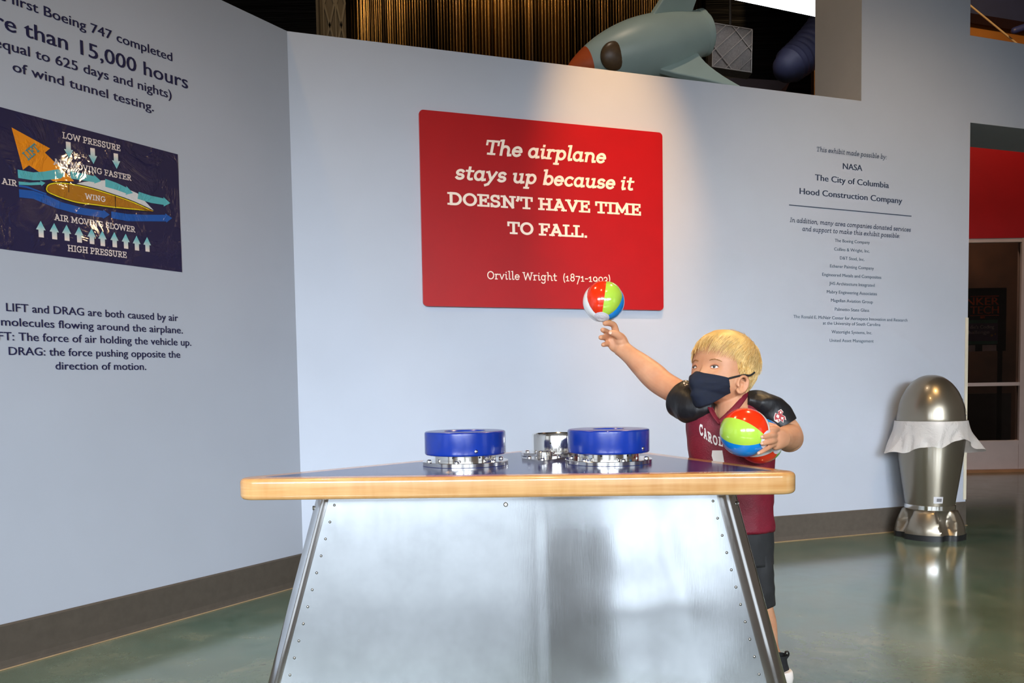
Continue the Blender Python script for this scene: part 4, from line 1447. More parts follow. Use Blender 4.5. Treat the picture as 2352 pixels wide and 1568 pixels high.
# board with the maker-space poster behind the glass
bd = thing('display_board', 'black display board with orange lettering behind the shop-front glass', 'board')
YB = YS + 0.10
xb = lambda px: at(px, 730, YB).x
zb_ = lambda py: at(2270, py, YB).z
bm = bmesh.new()
box(bm, (xb(2180), YB, zb_(806)), (xb(2311), YB + 0.03, zb_(661)))
bdm = simple('board_black', (10, 9, 11), 0.5).m
obj('board_panel', bm, bdm, bd)
for px_ in (2190, 2300):
    bm = bmesh.new()
    box(bm, (xb(px_) - .02, YB + .006, 0.0), (xb(px_) + .02, YB + 0.028, zb_(800)))
    obj('board_leg', bm, bdm, bd)
om = simple('orange_print', (206, 84, 30), 0.5, var=0.15, scale=60)


def flat_text(tx, pxl, pxr, pyb, cap_px, m, wgt, yy, cond=None):
    g = sans(tx, wgt)
    bm = bmesh.new()
    XL, XR = at(pxl, 730, yy).x, at(pxr, 730, yy).x
    zb2 = at(2270, pyb, yy).z
    line_bm(bm, g, lambda u, z, d: V3((u, yy - d, z)), XL, XR, zb2, zb2, cap_px * yy / FPX, SANS_CAP, 0.0)
    return obj('text_line', bm, m, bd)


flat_text('TINKER', 2190, 2294, 700, 18, om.m, 0.02, YB - .002)
flat_text('TECH', 2228, 2294, 720, 18, om.m, 0.02, YB - .002)
bm = bmesh.new()
for p0, p1, q0, q1 in ((2228, 2293, 681, 679), (2228, 2294, 725, 723), (2251, 2262, 731, 726)):
    box(bm, (xb(p0), YB - 0.003, zb_(p1 if False else q0)), (xb(p1), YB - 0.0005, zb_(q1)))
obj('rule_line', bm, om.m, bd)
bm = bmesh.new()
box(bm, (xb(2176), YB - 0.004, zb_(790)), (xb(2292), YB - 0.0003, zb_(734)))
obj('leaflet', bm, simple('leaflet_purple', (98, 74, 104), 0.6, var=0.08).m, bd)
tealm = simple('leaflet_teal', (70, 124, 104), 0.6)
bm = bmesh.new()
box(bm, (xb(2176), YB - 0.0055, zb_(790)), (xb(2291), YB - 0.0042, zb_(783)))
box(bm, (xb(2176), YB - 0.0055, zb_(742)), (xb(2291), YB - 0.0042, zb_(734)))
obj('leaflet_band', bm, tealm.m, bd)
crm = simple('leaflet_ink', (206, 190, 186), 0.6)
flat_text("die's Coding", 2228, 2284, 754, 8, crm.m, 0.03, YB - .0058)
flat_text('Challenge', 2214, 2273, 766, 8, crm.m, 0.03, YB - .0058)
bm = bmesh.new()
dome(bm, V3((xb(2278), YB - .004, zb_(770))), V3((0, -1, 0)), 0.012, 0.003, 12, 2)
dome(bm, V3((xb(2286), YB - .004, zb_(767))), V3((0, -1, 0)), 0.008, 0.003, 12, 2)
obj('leaflet_spot', bm, simple('leaflet_amber', (196, 140, 44), 0.6).m, bd)
for a, b in ((2200, 2240), (2257, 2289)):
    bm = bmesh.new()
    box(bm, (xb(a), YB - 0.004, zb_(806)), (xb(b), YB - 0.0003, zb_(792)))
    obj('price_card', bm, simple('card', (200, 184, 176), 0.6).m, bd)
# low counter in the shop
bm = bmesh.new()
box(bm, (xs(2100), YS + 0.7, 0), (xs(2420), YS + 1.3, zs(905)))
tag(obj('shop_counter', bm, simple('dark_counter', (44, 34, 30), 0.5, var=0.2, scale=5).m), 'low dark counter behind the shop-front glass', 'counter')
bm = bmesh.new()
box(bm, (xs(2322), YS + 1.32, 0.0), (xs(2362), YS + 1.55, zs(712)))
tag(obj('grey_cabinet', bm, simple('grey_unit', (74, 70, 74), 0.6).m), 'plain grey unit to the right of the black display board', 'cabinet')
bm = bmesh.new()
sweep(bm, [V3((xs(2246), YS + .62, zs(905))), V3((xs(2250), YS + .62, zs(860))), V3((xs(2244), YS + .62, zs(806)))], [0.055, 0.04, 0.022], 16, 12)
tag(obj('tan_cloth', bm, simple('tan_cloth', (112, 78, 50), 0.8).m, None, smooth=True), 'tan cloth hanging below the black display board', 'cloth')

# amber wall and cable above the doorway header
bm = bmesh.new()
box(bm, (3.5, 9.6, 4.2), (9.5, 9.7, 7.55))
tag(obj('wall_amber', bm, simple('amber_wall', (150, 96, 36), 0.6, var=0.12, scale=1.2).m), kind='structure')
bm = bmesh.new()
k0, k1, k2, k3 = at(2205, -24, 9.3), at(2920, 30, 9.3), at(2920, 143, 9.3), at(2205, 26, 9.3)
prism(bm, [k0, k1, k2, k3], [p + V3((0, 0.2, 0)) for p in (k0, k1, k2, k3)])
tag(obj('blue_soffit', bm, simple('navy_soffit', (34, 42, 84), 0.6).m), 'navy boxed beam above the doorway header', 'beam')
bm = bmesh.new()
sweep(bm, [at(2180, -27, 9.0), at(2240, 22, 9.0), at(2350, 112, 9.0), at(2460, 202, 9.0)], [0.010] * 4, 8)
tag(obj('stay_cable', bm, simple('cable_tan', (176, 150, 116), 0.5).m, None, smooth=True), 'thin tan cable slanting across the amber wall', 'cable')
bm = bmesh.new()
sweep(bm, [at(2330, 70, 8.9), at(2365, 58, 8.9), at(2700, -57, 8.9)], [0.035] * 3, 10)
tag(obj('blue_pipe', bm, simple('pipe_blue', (40, 50, 110), 0.5).m, None, smooth=True), 'short blue pipe in front of the amber wall', 'pipe')

# warm house lights among the exhibits beyond the partition
spot('house_light', (-1.1, 4.6, 6.9), (-1.0, 8.7, 4.0), 90, WARM, 60, 0.8, 0.08)
spot('house_light', (0.3, 5.0, 6.9), (0.05, 8.35, 4.35), 210, WARM, 42, 0.9, 0.08)
spot('house_light', (1.3, 5.2, 6.9), (0.9, 8.5, 4.2), 75, WARM, 56, 0.9, 0.06)
spot('house_light', (-0.4, 5.6, 6.9), (-0.45, 8.4, 3.9), 80, WARM, 60, 0.9, 0.06)
spot('house_light', (0.4, 3.6, 6.6), (1.2, 5.6, 3.6), 160, (1, .8, .6), 60, 0.8, 0.10)
spot('house_light', (4.6, 6.8, 5.0), (5.1, 9.6, 4.9), 160, WARM, 100, 0.8, 0.10)
spot('house_light', (4.2, 6.6, 4.0), (5.0, 8.7, 1.8), 70, (1.0, 0.72, 0.5), 90, 0.8, 0.10)
spot('house_light', (4.9, 9.4, 3.9), (5.0, 10.0, 0.8), 220, (1.0, 0.76, 0.52), 120, 0.8, 0.10)

# ================================================================== BEACH BALLS
BALL = {}
for nm, col in (('red', (232, 52, 18)), ('lime', (176, 214, 72)), ('blue', (16, 134, 216)), ('yellow', (248, 176, 8)), ('white', (236, 234, 232)), ('green', (112, 186, 78))):
    m = Mat('vinyl_' + nm, col, 0.16, coat=0.6)
    m.set('Coat Roughness', 0.05)
    m.set('Subsurface Weight', 0.08)
    m.set('Subsurface Radius', (0.02, 0.02, 0.02))
    BALL[nm] = m.m
m = Mat('clear_vinyl_disc', (236, 232, 240), 0.2, coat=0.4)
m.set('Alpha', 0.82)
BALL['disc'] = m.m


def beach_ball(label, c, r, pole, ref, cols, pucker, spin=0.0):
    root = thing('beach_ball', label, 'ball', 'inflatable beach balls')
    root.location = c
    zax = V3(pole).normalized()
    xax = V3(ref)
    xax = (xax - zax * xax.dot(zax)).normalized()
    yax = zax.cross(xax)
    Mx = Matrix((xax, yax, zax)).transposed()
    NP, NS = 26, 12
    mats = []
    for q in cols:
        if BALL[q] not in mats: mats.append(BALL[q])
    for k in range(6):                                   # six welded vinyl panels
        bm = bmesh.new()
        rows = []
        for i in range(NP + 1):
            th = R(13) + (PI - 2 * R(13)) * i / NP
            row = []
            for j in range(NS + 1):
                f = j / NS
                ph = R(60 * k + 60 * f) + spin
                belly = math.sin(PI * f) ** 0.8
                seam = 1 - pucker * (1 - belly) * (0.4 + 0.6 * math.sin(th))
                wr = pucker * 0.35 * (1 - belly) * noise.noise(V3((k * 5.1 + f, th * 9, 1.7)))
                rr = r * (seam + wr)
                row.append(Mx @ V3((rr * math.sin(th) * math.cos(ph), rr * math.sin(th) * math.sin(ph), rr * math.cos(th))))
            rows.append(row)
        loft(bm, rows, closed=False)
        obj('panel', bm, BALL[cols[k]], root, smooth=True)
    for s in (1, -1):
        bm = bmesh.new()
        pr_ = [(r * 1.006 * math.sin(R(a)), s * r * 1.006 * math.cos(R(a))) for a in (21.5, 20, 16, 11, 7)] + [(r * .07, s * r * 1.0), (r * .05, s * r * 1.01), (0.0003, s * r * 1.01)]
        pr_ = [(r * .98 * math.sin(R(21.5)), s * r * .98 * math.cos(R(21.5)))] + pr_
        lathe(bm, pr_, (0, 0, 0), 36, Mx)
        d = obj('end_disc', bm, BALL['disc'], root, auto=40)
        if s == 1:
            bm = bmesh.new()
            for q_ in (0.10, 0.17, 0.24):
                sweep(bm, [Mx @ V3((r * q_ * math.cos(2 * PI * i / 24), r * q_ * math.sin(2 * PI * i / 24), r * 1.008 * math.sqrt(1 - q_ * q_))) for i in range(25)], [r * .008] * 25, 6, caps=False)
            obj('valve_ring', bm, BALL['white'], d, smooth=True)
    return root


YB1, YB2, YB3 = 2.35, 2.485, 2.90
RB = 57.0 * YB1 / FPX     # all three balls have about the same size
c1 = at(1711, 993, YB1)
beach_ball('striped beach ball held in the hand of the boy in front of his chest', c1, RB * 1.0, (.70, -.665, -.26), (-1, 0.0, 0.0),
           ['blue', 'yellow', 'white', 'white', 'red', 'lime'], 0.006, R(8))
c2 = at(1745, 1012, YB2)
beach_ball('beach ball tucked under the arm of the boy behind the other ball', c2, RB * 0.985, (.60, -.78, -.18), (0.0, 0.0, -1),
           ['green', 'white', 'blue', 'yellow', 'white', 'red'], 0.006, R(10))
c3 = at(1386.5, 692.5, YB3)
beach_ball('beach ball floating in the air above the fingertip of the boy', c3, 47.5 * YB3 / FPX, (-.17, -.53, -.83), (0.12, -0.3, 1.0),
           ['red', 'white', 'white', 'yellow', 'blue', 'lime'], 0.045, 0.0)

# ================================================================== THE BOY
skin = Mat('skin', (206, 150, 114), 0.48)
sk1 = skin.noise(22, 4)
sk2 = skin.noise(5, 2)
skin.color(skin.mix(skin.ramp(sk2, [(0.4, 0.0), (0.75, 0.5)]), skin.ramp(sk1, [(0.3, (196, 138, 102)), (0.7, (212, 158, 122))]), (200, 132, 100)))
skin.set('Subsurface Weight', 0.15)
skin.set('Specular IOR Level', 0.35)
skin.set('Subsurface Radius', (0.012, 0.005, 0.003))
skin.set('Subsurface Scale', 0.6)
skin.bump(skin.noise(300, 3), 0.05, 0.001)
M_['skin'] = skin.m
boy = thing('person', 'blond young boy in a garnet jersey and dark mask reaching up behind the table', 'person')
DT = 2.60
J = lambda px, py, d=0.0: at(px, py, DT + d)

# ---- head frame
HC = J(1665, 839, 0.02)
yaw, pit, rol = R(53), R(15), R(-2)
hf = V3((-math.sin(yaw) * math.cos(pit), -math.cos(yaw) * math.cos(pit), math.sin(pit)))
hl = V3((math.cos(yaw), -math.sin(yaw), 0))          # towards the boy's left, nearer the lens
hu = hl.cross(hf) * -1
if hu.z < 0: hu = -hu
H2W = lambda p: HC + hl * p[0] + hf * p[1] + hu * p[2]
HS = 0.97
HT = [(.1080, .004, .004, .004), (.1060, .026, .030, .034), (.0990, .047, .054, .060), (.0830, .067, .076, .084), (.0600, .082, .092, .103), (.0300, .0905, .101, .115), (0.0, .0935, .1045, .118),
      (-.0300, .0920, .1035, .112), (-.0600, .0870, .1050, .094), (-.0850, .0800, .1040, .072), (-.1050, .0680, .0985, .050), (-.1200, .0500, .0880, .036), (-.1290, .0280, .0720, .020), (-.1320, .004, .055, -.045)]


def headprof(z):
    z = max(min(z, HT[0][0]), HT[-1][0])
    for (z0, *a), (z1, *b) in zip(HT, HT[1:]):
        if z1 <= z <= z0:
            f = (z0 - z) / (z0 - z1)
            return [x + (y - x) * f for x, y in zip(a, b)]
    return list(HT[-1][1:])


def gs(a, s): return math.exp(-(a / s) ** 2)


def head_pt(az, z, off=0.0, feat=True):
    """point of the head surface; az 0 is the middle of the face, positive to the boy's left"""
    b, af, ab = headprof(z)
    b, af, ab = b + off, af + off, ab + off
    ca, sa = math.cos(az), math.sin(az)
    e = 0.78 if ca > 0 else 1.0
    x = b * math.copysign(abs(sa) ** 0.92, sa)
    y = (af * abs(ca) ** e) if ca > 0 else -ab * abs(ca)
    if feat and ca > 0:
        d = math.degrees(az)
        y += -0.0065 * (gs(abs(d) - 23, 11) * gs(z + .030, .013))      # eye sockets
        y += 0.004 * gs(abs(d) - 22, 16) * gs(z + .006, .010)          # brow ridge
        y += 0.006 * gs(d, 8) * gs(z + .050, .020)                     # bridge of the nose
        y += 0.014 * gs(d, 8) * gs(z + .066, .013)                     # tip of the nose
        y += 0.005 * gs(abs(d) - 32, 15) * gs(z + .062, .018)          # cheeks
        y += 0.006 * gs(d, 18) * gs(z + .092, .008) - 0.004 * gs(d, 16) * gs(z + .102, .006)
    return V3((x * HS, y * HS, z * HS))


bm = bmesh.new()
zsn = [tuple(p) for p in catmull([(t[0],) for t in HT], 60)]
rings = []
for (z,) in zsn:
    rings.append([H2W(head_pt(2 * PI * i / 96, z)) for i in range(96)])
loft(bm, rings, True, True)
# neck
sweep(bm, [J(1686, 958, -.01), J(1684, 925, 0.0), J(1679, 893, 0.035), J(1675, 860, 0.045)], [0.062, 0.052, 0.050, 0.052], 24, 14)
# trunk under the clothes
sweep(bm, [J(1680, 925, .02), J(1681, 970, .02), J(1680, 1060, .02), J(1686, 1160, .02), J(1690, 1240, .02)], [.052, .095, .098, .096, .088], 24, 20, rb=[.05, .07, .075, .075, .072], ref=(1, 0, 0))
# ear (boy's left)
ec = V3((0.0885, 0.020, -0.072))


def EP(dy, dz, dx=0.0): return H2W(V3((ec.x * HS + dx, (ec.y + dy) * HS, (ec.z + dz) * HS)))


helix = [EP(.012, -.004, .0), EP(.013, .014, .004), EP(.004, .027, .009), EP(-.011, .025, .013), EP(-.019, .008, .014), EP(-.015, -.012, .012), EP(-.005, -.023, .006)]
sweep(bm, helix, [.0038, .0042, .0046, .005, .005, .0046, .0048], 10, 26)
sweep(bm, [EP(-.005, -.023, .006), EP(.004, -.024, .003), EP(.009, -.018, .0)], [.0062, .006, .005], 10, 8)
sweep(bm, [EP(.004, .013, .004), EP(-.009, .010, .009), EP(-.010, -.006, .009), EP(-.002, -.014, .005)], [.0032, .0036, .0036, .003], 8, 14)
sweep(bm, [EP(-.002, .018, -.004), EP(-.006, .0, -.002), EP(-.003, -.018, -.003)], [.012, .014, .008], 12, 8, rb=[.005, .005, .005], ref=hf)
sweep(bm, [EP(.011, .0, .002), EP(.009, -.006, .004)], [.004, .004], 8)
ec2 = V3((-0.0895, 0.004, -0.066))
sweep(bm, [H2W(V3((-.086, .01, -.045))), H2W(V3((-.095, -.008, -.045))), H2W(V3((-.092, -.006, -.075))), H2W(V3((-.086, .004, -.085)))], [.006, .007, .007, .006], 10, 14)

# right arm (reaching up to the left): shoulder, elbow, wrist
sh_r, el_r, wr_r = J(1606, 928, .03), J(1524, 882, .15), J(1436, 806, .245)
arm = [sh_r, J(1570, 908, .08), el_r, J(1500, 862, .178), J(1472, 837, .207), J(1450, 818, .23), wr_r, J(1428, 799, .252)]
sweep(bm, arm, [.040, .041, .043, .0455, .0395, .032, .0265, .025], 24, 40, rb=[.040, .041, .043, .044, .038, .031, .030, .031], ref=(0.6, 0, -0.75))

# right hand: palm faces the lens, fingers point to the left, index lifted to the ball
HD = .255
hp = lambda x, y, d=0.0: at(1300 + x / 4.48, 620 + y / 4.48, DT + HD + d)
sweep(bm, [hp(600, 812, 0), hp(560, 775, .0), hp(520, 735, .0), hp(480, 705, .0)], [.026, .0335, .036, .031], 20, 14, rb=[.019, .018, .016, .0125], ref=(-.55, 0, -.83))
sweep(bm, [hp(590, 760, -.006), hp(560, 730, -.012), hp(535, 700, -.014)], [.018, .020, .015], 14, 8)       # thumb mound
fg = [
    # index
    ([(520, 668, .006), (505, 605, .002), (487, 562, -.006), (440, 547, -.020), (402, 550, -.030)], [.0125, .0120, .0110, .0100, .0088]),
    # middle
    ([(478, 690, .010), (440, 652, .000), (408, 628, -.012), (378, 616, -.030)], [.0125, .0112, .0098, .0088]),
    # ring
    ([(462, 715, .010), (420, 700, .0), (390, 694, -.014), (358, 694, -.034)], [.0122, .0108, .0096, .0087]),
    # little
    ([(470, 752, .008), (440, 756, -.002), (412, 762, -.012), (384, 768, -.028)], [.0110, .0100, .0090, .0082]),
    # thumb
    ([(575, 725, -.010), (545, 682, -.024), (505, 655, -.034), (462, 646, -.040)], [.0165, .0145, .0125, .0098]),
]
for pts, rad in fg:
    sweep(bm, [hp(*p) for p in pts], rad, 14, 18)

# left arm: bent, the hand holds the ball from the side
sh_l, el_l, wr_l = J(1772, 938, -.02), J(1812, 1002, -.01), J(1788, 1004, -.20)
sweep(bm, [sh_l, J(1788, 962, -.012), J(1805, 985, -.012), el_l, J(1813, 1008, -.04)], [.034, .036, .041, .0435, .042], 22, 18)
sweep(bm, [J(1812, 1000, -.005), J(1811, 1005, -.075), J(1800, 1005, -.150), J(1789, 1006, -.205)], [.042, .040, .033, .027], 22, 18)
gq = lambda x, y, d: at(1550 + x / 6.82, 880 + y / 6.82, DT - .235 + d)
sweep(bm, [gq(1700, 870, .02), gq(1640, 872, .0), gq(1590, 868, -.012), gq(1555, 862, -.014)], [.026, .031, .033, .029], 20, 14, rb=[.021, .018, .015, .013], ref=(0.1, 0, 1))
for pts, rad in (
        ([(1590, 760, -.010), (1600, 718, -.020), (1560, 712, -.036), (1475, 706, -.046)], [.0085, .0085, .0080, .0070]),
        ([(1575, 820, -.020), (1530, 806, -.046), (1450, 820, -.064), (1372, 838, -.076)], [.0085, .0086, .0080, .0068]),
        ([(1575, 890, -.020), (1530, 905, -.046), (1450, 925, -.062), (1370, 942, -.074)], [.0083, .0084, .0078, .0066]),
        ([(1590, 945, -.010), (1510, 975, -.036), (1410, 1040, -.054), (1322, 1090, -.062)], [.0080, .0076, .0070, .0060]),
        ([(1640, 810, .0), (1600, 740, .020), (1540, 690, .030), (1480, 660, .030)], [.0145, .0135, .0120, .0100])):
    sweep(bm, [gq(*p) for p in pts], rad, 14, 18)

# legs: the near leg shows beyond the table
sweep(bm, [J(1728, 1230, .02), J(1736, 1320, .02), J(1741, 1385, .015), J(1752, 1432, .02), J(1763, 1480, .03), J(1778, 1512, .025), J(1785, 1548, .0)], [.062, .052, .045, .0435, .034, .0255, .027], 22, 40)
sweep(bm, [J(1668, 1230, .02), J(1664, 1320, .04), J(1661, 1400, .07), J(1662, 1450, .10), J(1664, 1490, .12), J(1665, 1514, .125)], [.062, .053, .045, .044, .034, .026], 22, 40)
body = remeshed('body', bm, 0.0030, 3, M_['skin'], boy)
nail = Mat('finger_nail', (226, 176, 152), 0.3).m
for c_, n_ in ((hp(456, 645, -.0495), V3((-.35, -.9, .2))), (gq(1362, 838, -.0835), V3((-.6, -.75, .1))), (gq(1360, 942, -.0812), V3((-.6, -.75, .1))), (gq(1310, 1091, -.0685), V3((-.6, -.75, .1)))):
    bm = bmesh.new()
    k_ = 1.0 if c_.y > 2.6 else 0.72
    dome(bm, c_ - n_.normalized() * .0004, n_, 0.0062 * k_, 0.0014, 14, 3)
    obj('nail', bm, nail, body, smooth=True)
# the moulded voxels leave the eye area soft; eyes, brows and nails are set on it

# ---- eyes
scl = simple('eye_white', (226, 220, 216), 0.25, var=0.01).m
iris = simple('iris_grey', (72, 74, 72), 0.2, var=0.1, scale=200).m
pupil = simple('pupil', (12, 10, 10), 0.1).m
lash = simple('lash_brown', (96, 62, 42), 0.6).m
brow = simple('brow_blond', (176, 124, 74), 0.7).m
lidm = simple('lid_skin', (200, 134, 100), 0.5).m
for s in (1, -1):
    bm = bmesh.new()
    up_, dn_ = [], []
    wd0, n_ = 17.5, 14
    zc = -0.0315
    eye = lambda da, dz, o: H2W(head_pt(R(s * (23 + da)), zc + dz, o + (0.0030 if s < 0 else 0)))
    for i in range(n_ + 1):
        f = -1 + 2 * i / n_
        up_.append(eye(f * 8.2, 0.0052 * (1 - f * f) ** 0.75 + .0005 * f, 0.0011))
        dn_.append(eye(f * 8.2, -0.0042 * (1 - f * f) ** 0.8 + .0005 * f, 0.0011))
    mid_ = [a.lerp(b_, .5) + hf * 0.0016 * (1 - (2 * i / n_ - 1) ** 2) for i, (a, b_) in enumerate(zip(up_, dn_))]
    loft(bm, [dn_, mid_, up_], closed=False)
    e_ = obj('eye', bm, scl, boy, smooth=True)
    bm = bmesh.new()
    ga = -2.0 if s == 1 else 2.5       # both eyes look to the ball, up and to his right
    c_ = eye((-2.0 if s == 1 else 2.4), 0.0010, 0.0026)
    nrm_ = (hf + hl * (0.30 * s)).normalized()
    dome(bm, c_, nrm_, 0.0053, 0.0010, 20, 3)
    i_ = obj('iris', bm, iris, e_, smooth=True)
    bm = bmesh.new()
    dome(bm, c_ + nrm_ * 0.0009, nrm_, 0.0024, 0.0005, 14, 2)
    obj('pupil', bm, pupil, e_, smooth=True)
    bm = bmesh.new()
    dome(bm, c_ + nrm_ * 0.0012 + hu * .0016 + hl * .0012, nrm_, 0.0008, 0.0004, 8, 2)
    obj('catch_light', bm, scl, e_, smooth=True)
    bm = bmesh.new()
    sweep(bm, [p + hf * 0.0012 for p in up_], [0.0006] + [0.0013] * (n_ - 1) + [0.0008], 8, caps=True)
    obj('upper_lashes', bm, lash, e_, smooth=True)
    bm = bmesh.new()
    sweep(bm, [eye(f * 10.0, 0.0088 * (1 - f * f) ** 0.6 + .0004, 0.0002) for f in [(-1 + 2 * i / 12) for i in range(13)]], [0.0010] + [0.0026] * 11 + [0.001], 8)
    sweep(bm, [eye(f * 9.6, -0.0062 * (1 - f * f) ** 0.7, 0.0000) for f in [(-1 + 2 * i / 12) for i in range(13)]], [0.0008] + [0.0018] * 11 + [0.0008], 8)
    obj('eyelid', bm, lidm, e_, smooth=True)
    bm = bmesh.new()
    rng = random.Random(5 + s)
    for k in range(120):
        f = rng.uniform(-1, 1)
        zz = -0.0125 + 0.0036 * (1 - f * f) + rng.uniform(-.0016, .0016)
        a0 = H2W(head_pt(R(s * (24 + 12 * f)), zz, 0.0003))
        a1 = H2W(head_pt(R(s * (24 + 12 * f + 2.4)), zz + 0.0016 * (-f if f > 0 else .6), 0.0010))
        sweep(bm, [a0, a1], [0.00045, 0.0002], 4, caps=False)
    obj('eyebrow', bm, brow, boy, smooth=True)

# ---- mask
mk = simple('mask_cloth', (13, 21, 40), 0.85, var=0.10, scale=60)
mk.bump(mk.noise(420, 2), 0.25, 0.001)
bm = bmesh.new()
rows = []
NA, NZ = 44, 26
for j in range(NZ + 1):
    w_ = j / NZ
    row = []
    for i in range(NA + 1):
        f = -1 + 2 * i / NA
        az = f * (58 + 14 * w_)
        zt_ = -0.058 + 0.004 * gs(f, .16) - 0.003 * f * f
        zb2 = -0.164 + 0.062 * abs(f) ** 1.7
        z = zt_ + (zb2 - zt_) * w_
        p = head_pt(R(az), max(z, -0.112), 0.006, False)
        p.z = z * HS
        g_ = gs(f, .42)
        pk = 0.030 * math.sin(PI * min(1, (w_ + .12) * 0.78)) ** 0.8 * g_ + 0.016 * gs(f, .14) * gs(w_ - .22, .26)
        tuck = -0.022 * max(0, w_ - .72) / .28 * (0.35 + .65 * g_)
        p.y += (pk + tuck) * HS
        p.y += 0.0016 * noise.noise(V3((f * 5, w_ * 9, 4))) + 0.0012 * math.sin(w_ * 22 + f * 3) * gs(abs(f) - .35, .35)
        p.x *= 1 - 0.10 * max(0, w_ - .6)
        row.append(H2W(p))
    rows.append(row)
loft(bm, rows, closed=False)
mo = obj('face_mask', bm, mk.m, boy, smooth=True)
md = mo.modifiers.new('s', 'SOLIDIFY')
md.thickness = 0.0022
md.offset = 1
blk = simple('elastic_black', (18, 18, 20), 0.7).m
bm = bmesh.new()
top_r, bot_r = rows[1][-1], rows[-3][-1]
sweep(bm, [top_r, H2W(V3((.0925, .022, -.040))), H2W(V3((.0985, -.004, -.034))), H2W(V3((.1020, -.020, -.020)))], [.0030] * 4, 8, 14, rb=[.0014] * 4, ref=hu)
obj('ear_loop', bm, blk, mo, smooth=True)

# ---- hair
hairm = []
for nm, c in (('hair_pale', (240, 208, 146)), ('hair_gold', (222, 180, 108)), ('hair_dark', (186, 138, 76))):
    h_ = simple(nm, c, 0.42, var=0.08, scale=40)
    h_.set('Specular IOR Level', 0.35)
    hairm.append(h_.m)


def hairline(a):
    """lowest scalp height covered by hair at azimuth a in degrees"""
    pts = [(0, .060), (20, .058), (38, .052), (52, .034), (64, .008), (74, -.034), (84, -.040), (96, -.036), (106, -.060), (118, -.084), (140, -.098), (180, -.100)]
    a = abs(a)
    for (x0, y0), (x1, y1) in zip(pts, pts[1:]):
        if x0 <= a <= x1: return y0 + (y1 - y0) * (a - x0) / (x1 - x0)
    return -.1


bm = bmesh.new()
NA, NZ = 90, 34
rows = []
for j in range(NZ + 1):
    row = []
    for i in range(NA):
        az = -180 + 360 * i / NA
        zl = hairline(az) + 0.004 * noise.noise(V3((az * .12, 0, 3)))
        f = (j / NZ) ** 0.8
        z = zl + (0.1075 - zl) * f
        o_ = 0.0004 + 0.0050 * min(1, f * 4) * min(1, max(0.12, (z - .0) / .07))
        row.append(H2W(head_pt(R(az), z, o_, False) + V3((0, 0, o_ * .8 * max(0, z / .108)))))
    rows.append(row)
loft(bm, rows, False, True)
capo = obj('hair', bm, hairm[1], boy, smooth=True)
rng = random.Random(11)
cu = bpy.data.curves.new('hair_strands', 'CURVE')
cu.dimensions = '3D'
cu.bevel_depth = 0.0008
cu.bevel_resolution = 0
cu.resolution_u = 2
for m_ in hairm: cu.materials.append(m_)
crown = V3((0.012, -0.060, 0.092))
cnt = 0
while cnt < 5200:
    az = rng.uniform(-180, 180)
    z = rng.uniform(-.10, .107)
    if z < hairline(az) + 0.001 or rng.random() > 0.35 + 0.65 * (headprof(z)[0] / .094): continue
    cnt += 1
    p = head_pt(R(az), z, 0.002, False)
    top = min(1, max(0, (z - 0.0) / .055))
    L = 0.009 + 0.050 * top * rng.uniform(.6, 1.1) + 0.006 * max(0, -p.y / .1)
    d = (p - crown)
    n_ = V3((p.x / .0935 ** 2, p.y / .105 ** 2, p.z / .108 ** 2)).normalized()
    sw = V3((0.20, 0.55, -0.05)) * top + V3((0, -.25, -0.9)) * (1 - top)
    d = d.normalized() + sw + V3((rng.uniform(-1, 1), rng.uniform(-1, 1), rng.uniform(-1, 1))) * 0.22
    d = (d - n_ * d.dot(n_)).normalized()
    sp = cu.splines.new('POLY')
    NPT = 6
    sp.points.add(NPT - 1)
    q = p.copy()
    lift = 0.04 + 0.16 * rng.random() * top
    for k in range(NPT):
        f = k / (NPT - 1)
        sp.points[k].co = (*H2W(q), 1)
        sp.points[k].radius = 1.15 * (1 - f * .75)
        nn = V3((q.x / .0935 ** 2, q.y / .105 ** 2, q.z / .108 ** 2)).normalized()
        dd = (d - nn * d.dot(nn)).normalized()
        q = q + (dd + nn * (lift * (1 - 1.5 * f))) * (L / (NPT - 1))
        # keep outside the scalp
        if q.z > .05:
            rr_ = (q.x / .0925) ** 2 + (q.y / (.104 if q.y > 0 else .116)) ** 2 + (q.z / .108) ** 2
            if rr_ < 1.0: q = q * (1.0 / math.sqrt(max(rr_, .5)))
        else:
            s0 = head_pt(math.atan2(q.x, q.y), q.z / HS, 0.0015 + .002 * f, False)
            q0, q1 = math.hypot(q.x, q.y), math.hypot(s0.x, s0.y)
            kk = q1 / q0 if q0 < q1 or top < .5 else 1.0
            q = V3((q.x * kk, q.y * kk, q.z))
        d = (dd + V3((0, 0, -.16)) * (1 - .3 * top)).normalized()
    sp.material_index = rng.choice((0, 0, 0, 1, 1, 2))
ho = bpy.data.objects.new('hair_strands', cu)
COL.objects.link(ho)
me = evaluated_mesh(ho)
bpy.data.objects.remove(ho, do_unlink=True)
hs = bpy.data.objects.new('hair_strands', me)
COL.objects.link(hs)
hs.parent = capo
hs['kind'] = 'stuff'

# ---- jersey
gar = simple('garnet_mesh_cloth', (116, 14, 36), 0.6, var=0.06, scale=30)
vo_ = gar.node('ShaderNodeTexVoronoi')
vo_.inputs['Scale'].default_value = 300
gar.link(gar.coords(), vo_.inputs['Vector'])
gar.bump(vo_.outputs['Distance'], 0.5, 0.0015)
gar.bump(gar.noise(16, 3), 0.25, 0.010)
blkc = simple('black_satin', (20, 19, 22), 0.50, var=0.1, scale=20)
blkc.bump(blkc.noise(22, 3, 0.5, sc=(1, 1, .35)), 0.5, 0.012)
blkc.bump(blkc.noise(500, 2), 0.15, 0.0008)
collar = simple('garnet_rib', (112, 10, 34), 0.65, var=0.05, scale=60)
white_p = simple('white_print', (226, 220, 216), 0.55, var=0.02).m


